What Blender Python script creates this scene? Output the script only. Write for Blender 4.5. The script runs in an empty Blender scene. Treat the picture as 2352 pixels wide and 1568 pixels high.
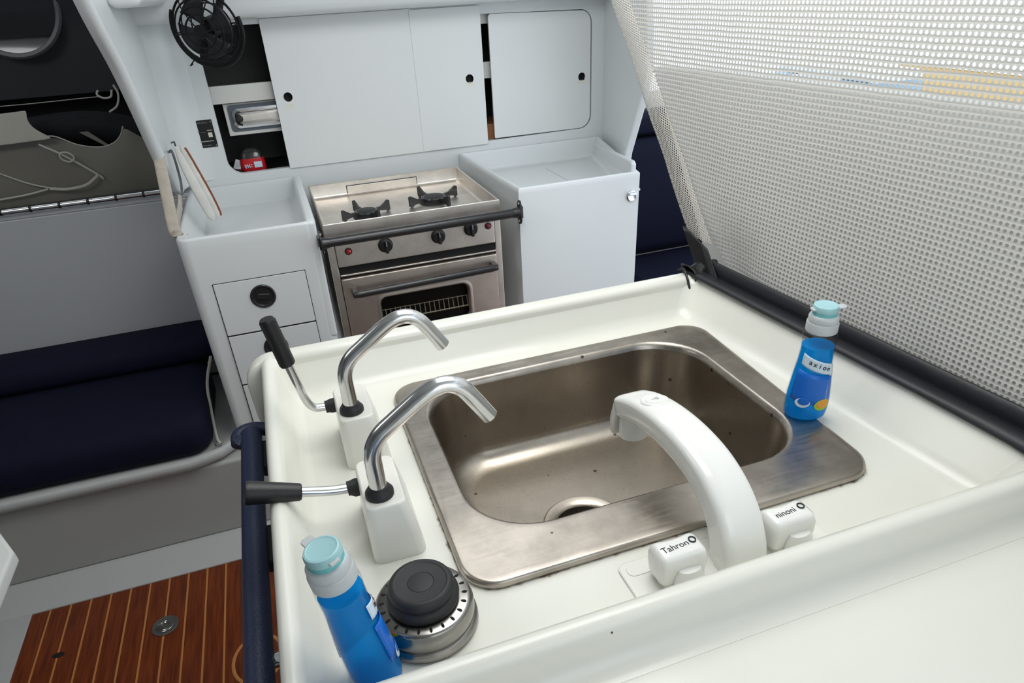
import bpy, bmesh, math, random
from math import pi, sin, cos, radians
from mathutils import Vector, Matrix
from mathutils.bvhtree import BVHTree

random.seed(7)
SC = bpy.context.scene
COL = SC.collection

# ------------------------------------------------------------------ materials
def new_mat(name):
    m = bpy.data.materials.new(name); m.use_nodes = True
    nt = m.node_tree
    return m, nt, nt.nodes['Principled BSDF'], nt.nodes['Material Output']

def mat(name, col, rough=.5, metal=0., bump=0., bscale=200., spec=.5, var=0., vscale=8., coat=0., trans=0., ior=1.45, sheen=0., rvar=0.):
    m, nt, b, out = new_mat(name)
    b.inputs['Base Color'].default_value = (*col, 1); b.inputs['Roughness'].default_value = rough
    b.inputs['Metallic'].default_value = metal; b.inputs['Specular IOR Level'].default_value = spec
    b.inputs['Coat Weight'].default_value = coat; b.inputs['Transmission Weight'].default_value = trans
    b.inputs['IOR'].default_value = ior; b.inputs['Sheen Weight'].default_value = sheen
    N, L = nt.nodes, nt.links
    tc = N.new('ShaderNodeTexCoord')
    if bump:
        n = N.new('ShaderNodeTexNoise'); n.inputs['Scale'].default_value = bscale; n.inputs['Detail'].default_value = 3
        L.new(tc.outputs['Object'], n.inputs['Vector'])
        bp = N.new('ShaderNodeBump'); bp.inputs['Strength'].default_value = bump; bp.inputs['Distance'].default_value = .002
        L.new(n.outputs['Fac'], bp.inputs['Height']); L.new(bp.outputs['Normal'], b.inputs['Normal'])
    if var or rvar:
        n2 = N.new('ShaderNodeTexNoise'); n2.inputs['Scale'].default_value = vscale; n2.inputs['Detail'].default_value = 5
        L.new(tc.outputs['Object'], n2.inputs['Vector'])
        if var:
            mx = N.new('ShaderNodeMix'); mx.data_type = 'RGBA'
            mx.inputs['A'].default_value = (*[c*(1-var) for c in col], 1); mx.inputs['B'].default_value = (*[min(1, c*(1+var*.4)) for c in col], 1)
            L.new(n2.outputs['Fac'], mx.inputs['Factor']); L.new(mx.outputs['Result'], b.inputs['Base Color'])
        if rvar:
            mr = N.new('ShaderNodeMapRange'); mr.inputs['To Min'].default_value = rough-rvar; mr.inputs['To Max'].default_value = rough+rvar
            L.new(n2.outputs['Fac'], mr.inputs['Value']); L.new(mr.outputs['Result'], b.inputs['Roughness'])
    return m

def speck_mat(name, col, rough, scale=26., amount=.035, speckcol=(.05, .045, .04), tint=None):
    """smooth gelcoat with a few small dark chips"""
    m, nt, b, out = new_mat(name); N, L = nt.nodes, nt.links
    tc = N.new('ShaderNodeTexCoord')
    v = N.new('ShaderNodeTexVoronoi'); v.inputs['Scale'].default_value = scale
    L.new(tc.outputs['Object'], v.inputs['Vector'])
    n = N.new('ShaderNodeTexNoise'); n.inputs['Scale'].default_value = 2.3; n.inputs['Detail'].default_value = 4
    L.new(tc.outputs['Object'], n.inputs['Vector'])
    sep = N.new('ShaderNodeSeparateColor'); L.new(v.outputs['Color'], sep.inputs['Color'])
    pick = N.new('ShaderNodeMath'); pick.operation = 'LESS_THAN'; pick.inputs[1].default_value = .10; L.new(sep.outputs[0], pick.inputs[0])
    near = N.new('ShaderNodeMath'); near.operation = 'LESS_THAN'; near.inputs[1].default_value = amount; L.new(v.outputs['Distance'], near.inputs[0])
    mul = N.new('ShaderNodeMath'); mul.operation = 'MULTIPLY'; L.new(pick.outputs[0], mul.inputs[0]); L.new(near.outputs[0], mul.inputs[1])
    t = tint or [c*.94 for c in col]
    mx0 = N.new('ShaderNodeMix'); mx0.data_type = 'RGBA'; mx0.inputs['A'].default_value = (*col, 1); mx0.inputs['B'].default_value = (*t, 1)
    L.new(n.outputs['Fac'], mx0.inputs['Factor'])
    mx = N.new('ShaderNodeMix'); mx.data_type = 'RGBA'; mx.inputs['B'].default_value = (*speckcol, 1)
    L.new(mx0.outputs['Result'], mx.inputs['A']); L.new(mul.outputs[0], mx.inputs['Factor']); L.new(mx.outputs['Result'], b.inputs['Base Color'])
    b.inputs['Roughness'].default_value = rough
    n3 = N.new('ShaderNodeTexNoise'); n3.inputs['Scale'].default_value = 14; L.new(tc.outputs['Object'], n3.inputs['Vector'])
    bp = N.new('ShaderNodeBump'); bp.inputs['Strength'].default_value = .05; bp.inputs['Distance'].default_value = .004
    L.new(n3.outputs['Fac'], bp.inputs['Height']); L.new(bp.outputs['Normal'], b.inputs['Normal'])
    return m

def steel_mat(name, col, rough, stretch=(3, 90, 90), dirt=.35, stains=True, streak=.12, bump=.06):
    m, nt, b, out = new_mat(name); N, L = nt.nodes, nt.links
    tc = N.new('ShaderNodeTexCoord'); mp = N.new('ShaderNodeMapping'); mp.inputs['Scale'].default_value = stretch
    L.new(tc.outputs['Object'], mp.inputs['Vector'])
    n = N.new('ShaderNodeTexNoise'); n.inputs['Scale'].default_value = 6; n.inputs['Detail'].default_value = 4; L.new(mp.outputs['Vector'], n.inputs['Vector'])
    n2 = N.new('ShaderNodeTexNoise'); n2.inputs['Scale'].default_value = 9; n2.inputs['Detail'].default_value = 6; n2.inputs['Roughness'].default_value = .65
    L.new(tc.outputs['Object'], n2.inputs['Vector'])
    rmp = N.new('ShaderNodeMapRange'); rmp.inputs['To Min'].default_value = rough-streak; rmp.inputs['To Max'].default_value = rough+streak
    L.new(n.outputs['Fac'], rmp.inputs['Value']); L.new(rmp.outputs['Result'], b.inputs['Roughness'])
    ramp = N.new('ShaderNodeValToRGB'); ramp.color_ramp.elements[0].position = .36; ramp.color_ramp.elements[1].position = .62
    ramp.color_ramp.elements[0].color = (*[c*(1-dirt) for c in col], 1); ramp.color_ramp.elements[1].color = (*col, 1)
    L.new(n2.outputs['Fac'], ramp.inputs['Fac']); last = ramp.outputs['Color']
    if stains:
        v = N.new('ShaderNodeTexVoronoi'); v.inputs['Scale'].default_value = 55; L.new(tc.outputs['Object'], v.inputs['Vector'])
        sep = N.new('ShaderNodeSeparateColor'); L.new(v.outputs['Color'], sep.inputs['Color'])
        a = N.new('ShaderNodeMath'); a.operation = 'LESS_THAN'; a.inputs[1].default_value = .09; L.new(sep.outputs[1], a.inputs[0])
        d = N.new('ShaderNodeMath'); d.operation = 'LESS_THAN'; d.inputs[1].default_value = .16; L.new(v.outputs['Distance'], d.inputs[0])
        q = N.new('ShaderNodeMath'); q.operation = 'MULTIPLY'; L.new(a.outputs[0], q.inputs[0]); L.new(d.outputs[0], q.inputs[1])
        mx = N.new('ShaderNodeMix'); mx.data_type = 'RGBA'; mx.inputs['B'].default_value = (.12, .09, .07, 1)
        L.new(last, mx.inputs['A']); L.new(q.outputs[0], mx.inputs['Factor']); last = mx.outputs['Result']
    L.new(last, b.inputs['Base Color']); b.inputs['Metallic'].default_value = 1
    bp = N.new('ShaderNodeBump'); bp.inputs['Strength'].default_value = bump; bp.inputs['Distance'].default_value = .001
    L.new(n.outputs['Fac'], bp.inputs['Height']); L.new(bp.outputs['Normal'], b.inputs['Normal'])
    return m

def teak_mat():
    m, nt, b, out = new_mat('teak_and_holly'); N, L = nt.nodes, nt.links
    tc = N.new('ShaderNodeTexCoord'); sp = N.new('ShaderNodeSeparateXYZ'); L.new(tc.outputs['Object'], sp.inputs[0])
    # strips run along y; a slight skew follows the hull
    sk = N.new('ShaderNodeMath'); sk.operation = 'MULTIPLY_ADD'; sk.inputs[1].default_value = .0; L.new(sp.outputs['Y'], sk.inputs[0]); L.new(sp.outputs['X'], sk.inputs[2])
    add = N.new('ShaderNodeMath'); add.operation = 'ADD'; add.inputs[1].default_value = .9535 + .0518*40 + .003; L.new(sk.outputs[0], add.inputs[0])
    dv = N.new('ShaderNodeMath'); dv.operation = 'DIVIDE'; dv.inputs[1].default_value = .0518; L.new(add.outputs[0], dv.inputs[0])
    fr = N.new('ShaderNodeMath'); fr.operation = 'FRACT'; L.new(dv.outputs[0], fr.inputs[0])
    st = N.new('ShaderNodeMath'); st.operation = 'LESS_THAN'; st.inputs[1].default_value = .095; L.new(fr.outputs[0], st.inputs[0])
    mp = N.new('ShaderNodeMapping'); mp.inputs['Scale'].default_value = (60, 4, 10); L.new(tc.outputs['Object'], mp.inputs['Vector'])
    n = N.new('ShaderNodeTexNoise'); n.inputs['Scale'].default_value = 2; n.inputs['Detail'].default_value = 6; L.new(mp.outputs['Vector'], n.inputs['Vector'])
    ramp = N.new('ShaderNodeValToRGB'); ramp.color_ramp.elements[0].color = (.082, .0135, .002, 1); ramp.color_ramp.elements[1].color = (.20, .038, .006, 1)
    ramp.color_ramp.elements[0].position = .3; ramp.color_ramp.elements[1].position = .7
    L.new(n.outputs['Fac'], ramp.inputs['Fac'])
    mx = N.new('ShaderNodeMix'); mx.data_type = 'RGBA'; mx.inputs['B'].default_value = (.46, .19, .055, 1)
    L.new(ramp.outputs['Color'], mx.inputs['A']); L.new(st.outputs[0], mx.inputs['Factor']); L.new(mx.outputs['Result'], b.inputs['Base Color'])
    b.inputs['Roughness'].default_value = .32
    return m

def mesh_mat(name, pitch=.0074, hole=.29, col=(.70, .685, .65), ucoord='Y', gaps=False):
    """woven perforated vinyl: round holes on a square grid, threads between"""
    m, nt, b, out = new_mat(name); N, L = nt.nodes, nt.links
    tc = N.new('ShaderNodeTexCoord'); sp = N.new('ShaderNodeSeparateXYZ')
    wob = N.new('ShaderNodeTexNoise'); wob.inputs['Scale'].default_value = 18; L.new(tc.outputs['UV'], wob.inputs['Vector'])
    wa = N.new('ShaderNodeVectorMath'); wa.operation = 'SCALE'; wa.inputs['Scale'].default_value = .0025; L.new(wob.outputs['Color'], wa.inputs[0])
    wb = N.new('ShaderNodeVectorMath'); wb.operation = 'ADD'; L.new(tc.outputs['UV'], wb.inputs[0]); L.new(wa.outputs[0], wb.inputs[1])
    L.new(wb.outputs[0], sp.inputs[0])
    def cell(o):
        a = N.new('ShaderNodeMath'); a.operation = 'DIVIDE'; a.inputs[1].default_value = pitch; L.new(o, a.inputs[0])
        f = N.new('ShaderNodeMath'); f.operation = 'FRACT'; L.new(a.outputs[0], f.inputs[0])
        s = N.new('ShaderNodeMath'); s.operation = 'SUBTRACT'; s.inputs[1].default_value = .5; L.new(f.outputs[0], s.inputs[0])
        q = N.new('ShaderNodeMath'); q.operation = 'MULTIPLY'; L.new(s.outputs[0], q.inputs[0]); L.new(s.outputs[0], q.inputs[1])
        return q.outputs[0]
    ad = N.new('ShaderNodeMath'); ad.operation = 'ADD'; L.new(cell(sp.outputs['X']), ad.inputs[0]); L.new(cell(sp.outputs['Y']), ad.inputs[1])
    sq = N.new('ShaderNodeMath'); sq.operation = 'SQRT'; L.new(ad.outputs[0], sq.inputs[0])
    lt = N.new('ShaderNodeMath'); lt.operation = 'LESS_THAN'; lt.inputs[1].default_value = hole; L.new(sq.outputs[0], lt.inputs[0])
    b.inputs['Base Color'].default_value = (*col, 1); b.inputs['Roughness'].default_value = .55
    bp = N.new('ShaderNodeBump'); bp.inputs['Strength'].default_value = .6; bp.inputs['Distance'].default_value = .002
    L.new(sq.outputs[0], bp.inputs['Height']); L.new(bp.outputs['Normal'], b.inputs['Normal'])
    tl = N.new('ShaderNodeBsdfTranslucent'); tl.inputs['Color'].default_value = (*[c*.7 for c in col], 1)
    m1 = N.new('ShaderNodeMixShader'); m1.inputs[0].default_value = .05; L.new(b.outputs[0], m1.inputs[1]); L.new(tl.outputs[0], m1.inputs[2])
    tr = N.new('ShaderNodeBsdfTransparent'); m2 = N.new('ShaderNodeMixShader')
    L.new(lt.outputs[0], m2.inputs[0]); L.new(m1.outputs[0], m2.inputs[1]); L.new(tr.outputs[0], m2.inputs[2]); L.new(m2.outputs[0], out.inputs['Surface'])
    return m

def clear_mat(name, col, rough=.05, ior=1.45, dens=0., tcol=(1, 1, 1), mixw=.12):
    """thin clear plastic: mostly see-through with a glossy skin"""
    m, nt, b, out = new_mat(name); N, L = nt.nodes, nt.links
    tr = N.new('ShaderNodeBsdfTransparent'); tr.inputs['Color'].default_value = (*tcol, 1)
    b.inputs['Base Color'].default_value = (*col, 1); b.inputs['Roughness'].default_value = rough
    fr = N.new('ShaderNodeFresnel'); fr.inputs['IOR'].default_value = ior
    ad = N.new('ShaderNodeMath'); ad.operation = 'ADD'; ad.use_clamp = True; ad.inputs[1].default_value = mixw; L.new(fr.outputs[0], ad.inputs[0])
    ge = N.new('ShaderNodeNewGeometry'); fr_ = N.new('ShaderNodeMath'); fr_.operation = 'SUBTRACT'; fr_.inputs[0].default_value = 1; L.new(ge.outputs['Backfacing'], fr_.inputs[1])
    fm = N.new('ShaderNodeMath'); fm.operation = 'MULTIPLY'; L.new(ad.outputs[0], fm.inputs[0]); L.new(fr_.outputs[0], fm.inputs[1])
    mx = N.new('ShaderNodeMixShader'); L.new(fm.outputs[0], mx.inputs[0]); L.new(tr.outputs[0], mx.inputs[1]); L.new(b.outputs[0], mx.inputs[2])
    L.new(mx.outputs[0], out.inputs['Surface'])
    return m

M = {}
M['white'] = speck_mat('gelcoat_cool_white', (.74, .765, .77), .30, scale=16, amount=.022)
M['island'] = speck_mat('gelcoat_warm_white', (.80, .80, .745), .22, scale=22, amount=.035, tint=(.77, .76, .68))
M['counter'] = speck_mat('gelcoat_near_counter', (.74, .77, .79), .30, scale=20, amount=.045)
M['door'] = mat('sliding_door_laminate', (.75, .765, .76), .33)
M['pvc'] = mat('white_plastic', (.83, .83, .80), .18, coat=.3)
M['pump'] = mat('cream_plastic', (.80, .79, .735), .28, coat=.1)
M['black'] = mat('black_plastic', (.014, .014, .014), .42, bump=.1, bscale=500)
M['blackgloss'] = mat('black_enamel', (.02, .02, .022), .3, coat=.3)
M['rubber'] = mat('black_rubber', (.022, .022, .024), .55, var=.3, vscale=60)
M['fanblack'] = mat('fan_black', (.005, .005, .0055), .5, spec=.3)
M['hole'] = mat('dark_recess', (.004, .004, .004), .8)
M['navy'] = mat('navy_upholstery', (.0022, .0032, .016), .8, bump=.25, bscale=900, spec=.25)
M['navyrail'] = mat('navy_leather', (.011, .019, .056), .45, bump=.3, bscale=350)
M['sink'] = steel_mat('worn_sink_steel', (.47, .425, .375), .33, stretch=(4, 40, 40), dirt=.36)
M['basin'] = steel_mat('basin_steel', (.42, .375, .32), .30, stretch=(60, 60, 2.5), dirt=.14, streak=.08)
M['stove'] = steel_mat('stove_steel', (.82, .765, .70), .40, stretch=(2, 60, 60), dirt=.22, stains=False)
M['stovedoor'] = steel_mat('oven_door_steel', (.70, .615, .55), .42, stretch=(2, 60, 60), dirt=.16, stains=False)
M['chrome'] = mat('chrome', (.78, .78, .79), .10, metal=1, rvar=.05, vscale=20)
M['tube'] = mat('polished_tube', (.70, .70, .70), .20, metal=1, rvar=.05, vscale=60)
M['strainer'] = steel_mat('strainer_steel', (.34, .33, .31), .22, stretch=(3, 3, 3), dirt=.35, bump=0., streak=.06)
M['teak'] = teak_mat()
M['sole'] = speck_mat('sole_liner_shaded', (.44, .45, .44), .5, scale=14)  # white sole liner greyed, shade put into the colour
M['settee'] = speck_mat('settee_liner_shaded', (.40, .40, .38), .5, scale=9, amount=.02)  # pale moulding darkened in colour to carry the shade on it
M['panel'] = mat('side_panel_shaded', (.42, .43, .45), .45)  # gelcoat panel, its grey stands in for shade on that side
M['hull'] = mat('dark_hull_lining', (.035, .038, .042), .8, bump=.2, bscale=300)
M['darkvoid'] = mat('black_lining', (.006, .006, .008), .9)
M['canvas'] = mat('canvas_taupe', (.16, .15, .125), .85, bump=.3, bscale=600, var=.2, vscale=10)
M['canvaslight'] = mat('canvas_pale', (.40, .38, .33), .85, bump=.3, bscale=600, var=.12, vscale=10)
M['cord'] = mat('pale_cord', (.42, .41, .37), .8)
M['quilt'] = mat('quilted_cotton', (.50, .45, .38), .9, bump=.5, bscale=120, var=.35, vscale=40)
M['quiltwhite'] = mat('white_cotton', (.66, .65, .61), .9, bump=.4, bscale=200, var=.2, vscale=50)
M['binding'] = mat('brown_binding', (.22, .07, .03), .8, var=.3, vscale=30)
M['screen'] = mesh_mat('perforated_screen')
M['hem'] = mesh_mat('screen_hem', pitch=.0062, hole=.30, col=(.66, .63, .57))
M['channel'] = mat('black_channel_vinyl', (.012, .012, .016), .45, bump=.15, bscale=120)
M['tape'] = mat('black_tape', (.015, .015, .015), .35, bump=.3, bscale=90)
M['ovenglass'] = mat('oven_glass', (.006, .006, .007), .06, coat=.5)
M['clearplastic'] = clear_mat('clear_bottle', (.0, .0, .0), tcol=(.95, .97, .98), mixw=.02)
M['softcap'] = mat('translucent_collar', (.74, .77, .79), .3, trans=.35)
M['teal'] = mat('pale_teal_cap', (.42, .70, .74), .35, trans=.15)
M['capside'] = mat('teal_cap_side', (.16, .50, .52), .4)
M['labelwhite'] = mat('label_white', (.62, .74, .85), .4)
M['labelblue'] = mat('label_blue', (.004, .13, .56), .35)
M['ink'] = mat('dark_ink', (.02, .02, .03), .6)
M['greyink'] = mat('grey_print', (.32, .32, .31), .6)
M['lime'] = mat('lime_print', (.35, .55, .04), .5)
M['orange'] = mat('orange_print', (.80, .33, .03), .5)
M['red'] = mat('red_packet', (.55, .012, .018), .35, var=.2, vscale=40)
M['redlens'] = mat('red_lens', (.55, .02, .02), .15, coat=.8)
M['plumlens'] = mat('dark_red_lens', (.22, .015, .05), .2, coat=.8)
M['plate'] = mat('placard_black', (.010, .010, .011), .35)
M['cream'] = mat('cream_sticker', (.66, .63, .52), .6)
M['tapestick'] = mat('faded_sticker', (.74, .735, .64), .5)
M['wicker'] = mat('wicker', (.42, .18, .08), .7, bump=.8, bscale=80)
M['shelfwhite'] = mat('shelf_fiddle', (.66, .655, .62), .5)
M['tabletop'] = mat('table_laminate', (.66, .67, .65), .4)
M['outwhite'] = mat('cockpit_white', (.80, .80, .80), .5)
M['outgrey'] = mat('cockpit_grey', (.74, .74, .72), .8)
M['ochre'] = mat('ochre_building', (.75, .52, .22), .8)
M['bluehull'] = mat('blue_hull', (.33, .50, .64), .4)
M['rust'] = None

def liquid_mat():
    m, nt, b, out = new_mat('blue_detergent'); N, L = nt.nodes, nt.links
    b.inputs['Base Color'].default_value = (.0, .38, .90, 1); b.inputs['Roughness'].default_value = .12
    b.inputs['Transmission Weight'].default_value = .0
    tl = N.new('ShaderNodeBsdfTranslucent'); tl.inputs['Color'].default_value = (.01, .62, 1.0, 1)
    tr = N.new('ShaderNodeBsdfTransparent'); tr.inputs['Color'].default_value = (.08, .58, .97, 1)
    mx = N.new('ShaderNodeMixShader'); mx.inputs[0].default_value = .35; L.new(b.outputs[0], mx.inputs[1]); L.new(tl.outputs[0], mx.inputs[2])
    m2 = N.new('ShaderNodeMixShader'); m2.inputs[0].default_value = .42; L.new(mx.outputs[0], m2.inputs[1]); L.new(tr.outputs[0], m2.inputs[2])
    L.new(m2.outputs[0], out.inputs['Surface'])
    return m
M['liquid'] = liquid_mat()

def rust_tray_mat():
    """warm gelcoat of the sink tray with a rusty grime line hugging the sink flange (stain with its own shape)"""
    m = M['island'].copy(); m.name = 'gelcoat_tray_with_rust'
    nt = m.node_tree; N, L = nt.nodes, nt.links; b = N['Principled BSDF']
    tc = N.new('ShaderNodeTexCoord'); sp = N.new('ShaderNodeSeparateXYZ'); L.new(tc.outputs['Object'], sp.inputs[0])
    def mth(op, a, bb):
        n = N.new('ShaderNodeMath'); n.operation = op
        for i, v in enumerate((a, bb)):
            if isinstance(v, (int, float)): n.inputs[i].default_value = v
            elif v is not None: L.new(v, n.inputs[i])
        return n.outputs[0]
    nz = N.new('ShaderNodeTexNoise'); nz.inputs['Scale'].default_value = 75; nz.inputs['Detail'].default_value = 5; L.new(tc.outputs['Object'], nz.inputs['Vector'])
    kk = mth('DIVIDE', 1., mth('ADD', 1., mth('MULTIPLY', mth('ADD', sp.outputs['Y'], .004), .0943)))
    xx = mth('SUBTRACT', mth('MULTIPLY', mth('ADD', sp.outputs['X'], .003), kk), .003)
    dx = mth('SUBTRACT', mth('ABSOLUTE', mth('SUBTRACT', xx, .271), None), .232)
    dy = mth('SUBTRACT', mth('ABSOLUTE', mth('SUBTRACT', sp.outputs['Y'], -.2265), None), .1805)
    d = mth('SQRT', mth('ADD', mth('POWER', mth('MAXIMUM', dx, 0.), 2.), mth('POWER', mth('MAXIMUM', dy, 0.), 2.)), None)
    d2 = mth('SUBTRACT', d, .0415)
    thr = mth('MULTIPLY', mth('SUBTRACT', nz.outputs['Fac'], .44), .018)
    k = mth('SUBTRACT', thr, d2); k = mth('MULTIPLY', k, 260.)
    cl = N.new('ShaderNodeClamp'); L.new(k, cl.inputs['Value'])
    low = mth('LESS_THAN', sp.outputs['Z'], .905)
    f = mth('MULTIPLY', cl.outputs[0], low); f = mth('MULTIPLY', f, .85)
    old = b.inputs['Base Color'].links[0].from_socket
    mx = N.new('ShaderNodeMix'); mx.data_type = 'RGBA'; mx.inputs['B'].default_value = (.16, .075, .03, 1)
    L.new(old, mx.inputs['A']); L.new(f, mx.inputs['Factor']); L.new(mx.outputs['Result'], b.inputs['Base Color'])
    return m
M['tray'] = rust_tray_mat()

# ------------------------------------------------------------------ mesh builder
class G:
    def __init__(s): s.bm = bmesh.new()
    def face(s, pts):
        vs = [s.bm.verts.new(p) for p in pts]
        return s.bm.faces.new(vs)
    def hexa(s, p):
        """8 points: bottom ring 0-3, top ring 4-7"""
        v = [s.bm.verts.new(q) for q in p]
        for f in ((3, 2, 1, 0), (4, 5, 6, 7), (0, 1, 5, 4), (1, 2, 6, 5), (2, 3, 7, 6), (3, 0, 4, 7)):
            s.bm.faces.new([v[i] for i in f])
        return s
    def box(s, a, b, mtx=None):
        (x0, y0, z0), (x1, y1, z1) = a, b
        p = [Vector(q) for q in ((x0, y0, z0), (x1, y0, z0), (x1, y1, z0), (x0, y1, z0), (x0, y0, z1), (x1, y0, z1), (x1, y1, z1), (x0, y1, z1))]
        if mtx: p = [mtx @ q for q in p]
        return s.hexa(p)
    def prism(s, poly, vec):
        vec = Vector(vec); a = [s.bm.verts.new(p) for p in poly]; b = [s.bm.verts.new(Vector(p)+vec) for p in poly]
        n = len(poly); s.bm.faces.new(a[::-1]); s.bm.faces.new(b)
        for i in range(n): s.bm.faces.new((a[i], a[(i+1) % n], b[(i+1) % n], b[i]))
        return s
    def loft(s, rings, cap0=True, cap1=True, closed=True):
        R = [[s.bm.verts.new(p) for p in r] for r in rings]; n = len(R[0])
        for k in range(len(R)-1):
            for i in range(n if closed else n-1):
                j = (i+1) % n
                s.bm.faces.new((R[k][i], R[k][j], R[k+1][j], R[k+1][i]))
        if cap0: s.bm.faces.new(R[0][::-1])
        if cap1: s.bm.faces.new(R[-1])
        return s
    def tube(s, path, r, seg=14, caps=True, closed=False, flat=1.0, up=None):
        P = [Vector(p) for p in path]; n = len(P)
        rr = r if isinstance(r, (list, tuple)) else [r]*n
        T = []
        for i in range(n):
            a = P[(i-1) % n] if (closed or i > 0) else P[i]; b = P[(i+1) % n] if (closed or i < n-1) else P[i]
            T.append((b-a).normalized())
        u = Vector(up) if up else (Vector((0, 0, 1)) if abs(T[0].z) < .9 else Vector((1, 0, 0)))
        N_ = (u - T[0]*u.dot(T[0])).normalized(); rings = []
        for i in range(n):
            N_ = (N_ - T[i]*N_.dot(T[i])).normalized(); B = T[i].cross(N_)
            rings.append([P[i] + N_*(cos(2*pi*k/seg)*rr[i]) + B*(sin(2*pi*k/seg)*rr[i]*flat) for k in range(seg)])
        if closed: return s.loft(rings+[rings[0]], False, False)
        return s.loft(rings, caps, caps)
    def lathe(s, prof, c=(0, 0, 0), seg=32, mtx=None, sx=1., sy=1., cap0=True, cap1=True):
        c = Vector(c); rings = []
        for r, z in prof:
            ring = [Vector((r*cos(2*pi*k/seg)*sx, r*sin(2*pi*k/seg)*sy, z)) for k in range(seg)]
            rings.append([c + ((mtx @ q) if mtx else q) for q in ring])
        return s.loft(rings, cap0, cap1)
    def build(s, name, m, parent=None, bevel=0., seg=3, ang=40, smooth=True, bang=30, weld=True, loc=None, rot=None, wn=True):
        bm = s.bm
        if weld: bmesh.ops.remove_doubles(bm, verts=bm.verts, dist=1e-6)
        bmesh.ops.recalc_face_normals(bm, faces=bm.faces)
        if bevel:
            es = [e for e in bm.edges if len(e.link_faces) == 2 and e.calc_face_angle(0) > radians(bang)]
            bmesh.ops.bevel(bm, geom=es, offset=bevel, segments=seg, profile=.5, affect='EDGES', clamp_overlap=True)
        for f in bm.faces: f.smooth = smooth
        for e in bm.edges:
            if len(e.link_faces) == 2 and e.calc_face_angle(0) > radians(ang): e.smooth = False
        me = bpy.data.meshes.new(name); bm.to_mesh(me); bm.free()
        o = bpy.data.objects.new(name, me); COL.objects.link(o)
        if m: me.materials.append(m)
        if smooth and wn and len(me.polygons) < 6000:
            w = o.modifiers.new('wn', 'WEIGHTED_NORMAL'); w.keep_sharp = True
        if parent: o.parent = parent
        if loc: o.location = loc
        if rot: o.rotation_euler = rot
        return o

def thing(name, label, cat, loc=(0, 0, 0), group=None, rot=(0, 0, 0)):
    o = bpy.data.objects.new(name, None); COL.objects.link(o); o.location = loc; o.rotation_euler = rot
    o.empty_display_size = .05
    return tag(o, label, cat, group)
def tag(o, label, cat, group=None, kind=None):
    o['label'] = label; o['category'] = cat
    if group: o['group'] = group
    if kind: o['kind'] = kind
    return o
def struct(o, label=None, cat=None):
    o['kind'] = 'structure'
    if label: o['label'] = label; o['category'] = cat
    return o

def rrect(x0, x1, y0, y1, r, z, n=8, xr=None, xl=None):
    """rounded rectangle ring, counter-clockwise; xr=(front,back) lets the right side taper"""
    r = min(r, (x1-x0)/2-1e-4, (y1-y0)/2-1e-4); pts = []
    for cx, cy, a0 in ((x1-r, y1-r, 0), (x0+r, y1-r, 90), (x0+r, y0+r, 180), (x1-r, y0+r, 270)):
        for k in range(n+1):
            a = radians(a0+90*k/n); pts.append([cx+r*cos(a), cy+r*sin(a), z])
    if xr:
        for p in pts:
            w = (p[0]-x0)/(x1-x0); t = (p[1]-y0)/(y1-y0)
            p[0] += w*((xr[0]*(1-t)+xr[1]*t)-x1)
    return [Vector(p) for p in pts]
def arc(c, r, a0, a1, n, plane='xz'):
    out = []
    for k in range(n+1):
        a = radians(a0+(a1-a0)*k/n)
        if plane == 'xz': out.append(Vector((c[0]+r*cos(a), c[1], c[2]+r*sin(a))))
        elif plane == 'yz': out.append(Vector((c[0], c[1]+r*cos(a), c[2]+r*sin(a))))
        else: out.append(Vector((c[0]+r*cos(a), c[1]+r*sin(a), c[2])))
    return out
def smooth_path(pts, n=8):
    P = [Vector(p) for p in pts]; P = [P[0]*2-P[1]]+P+[P[-1]*2-P[-2]]; out = []
    for i in range(1, len(P)-2):
        for k in range(n):
            t = k/n; a, b, c, d = P[i-1], P[i], P[i+1], P[i+2]
            out.append(.5*((2*b)+(-a+c)*t+(2*a-5*b+4*c-d)*t*t+(-a+3*b-3*c+d)*t**3))
    return out+[P[-2]]
def round_corners(pts, r, n=6):
    """polyline with its inner corners rounded to radius-like distance r"""
    P = [Vector(p) for p in pts]; out = [P[0]]
    for i in range(1, len(P)-1):
        a, b, c = P[i-1], P[i], P[i+1]; rr = r[i-1] if isinstance(r, (list, tuple)) else r
        p0 = b+(a-b).normalized()*min(rr, (a-b).length*.48); p1 = b+(c-b).normalized()*min(rr, (c-b).length*.48)
        for k in range(n+1):
            t = k/n; out.append(p0*(1-t)**2+b*2*t*(1-t)+p1*t*t)
    return out+[P[-1]]
def text_mesh(body, size, name, m, parent, mtx, extrude=.0002, align='CENTER'):
    cu = bpy.data.curves.new(name, 'FONT'); cu.body = body; cu.size = size; cu.align_x = align; cu.align_y = 'CENTER'; cu.extrude = extrude
    t = bpy.data.objects.new('tmp_text', cu); COL.objects.link(t)
    dg = bpy.context.evaluated_depsgraph_get(); me = bpy.data.meshes.new_from_object(t.evaluated_get(dg)); bpy.data.objects.remove(t); bpy.data.curves.remove(cu)
    me.transform(mtx); o = bpy.data.objects.new(name, me); COL.objects.link(o); me.materials.clear(); me.materials.append(m)
    if parent: o.parent = parent
    return o
def dup_tree(src, label, loc=None, group=None, rot=None):
    r = src.copy(); COL.objects.link(r); r['label'] = label
    if loc: r.location = loc
    if rot: r.rotation_euler = rot
    if group: r['group'] = group
    for ch in list(src.children):
        c = ch.copy(); COL.objects.link(c); c.parent = r
        for g in list(ch.children):
            d = g.copy(); COL.objects.link(d); d.parent = c
    return r

# ================================================================== SETTING
YB = 1.41          # face of the locker wall
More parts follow.
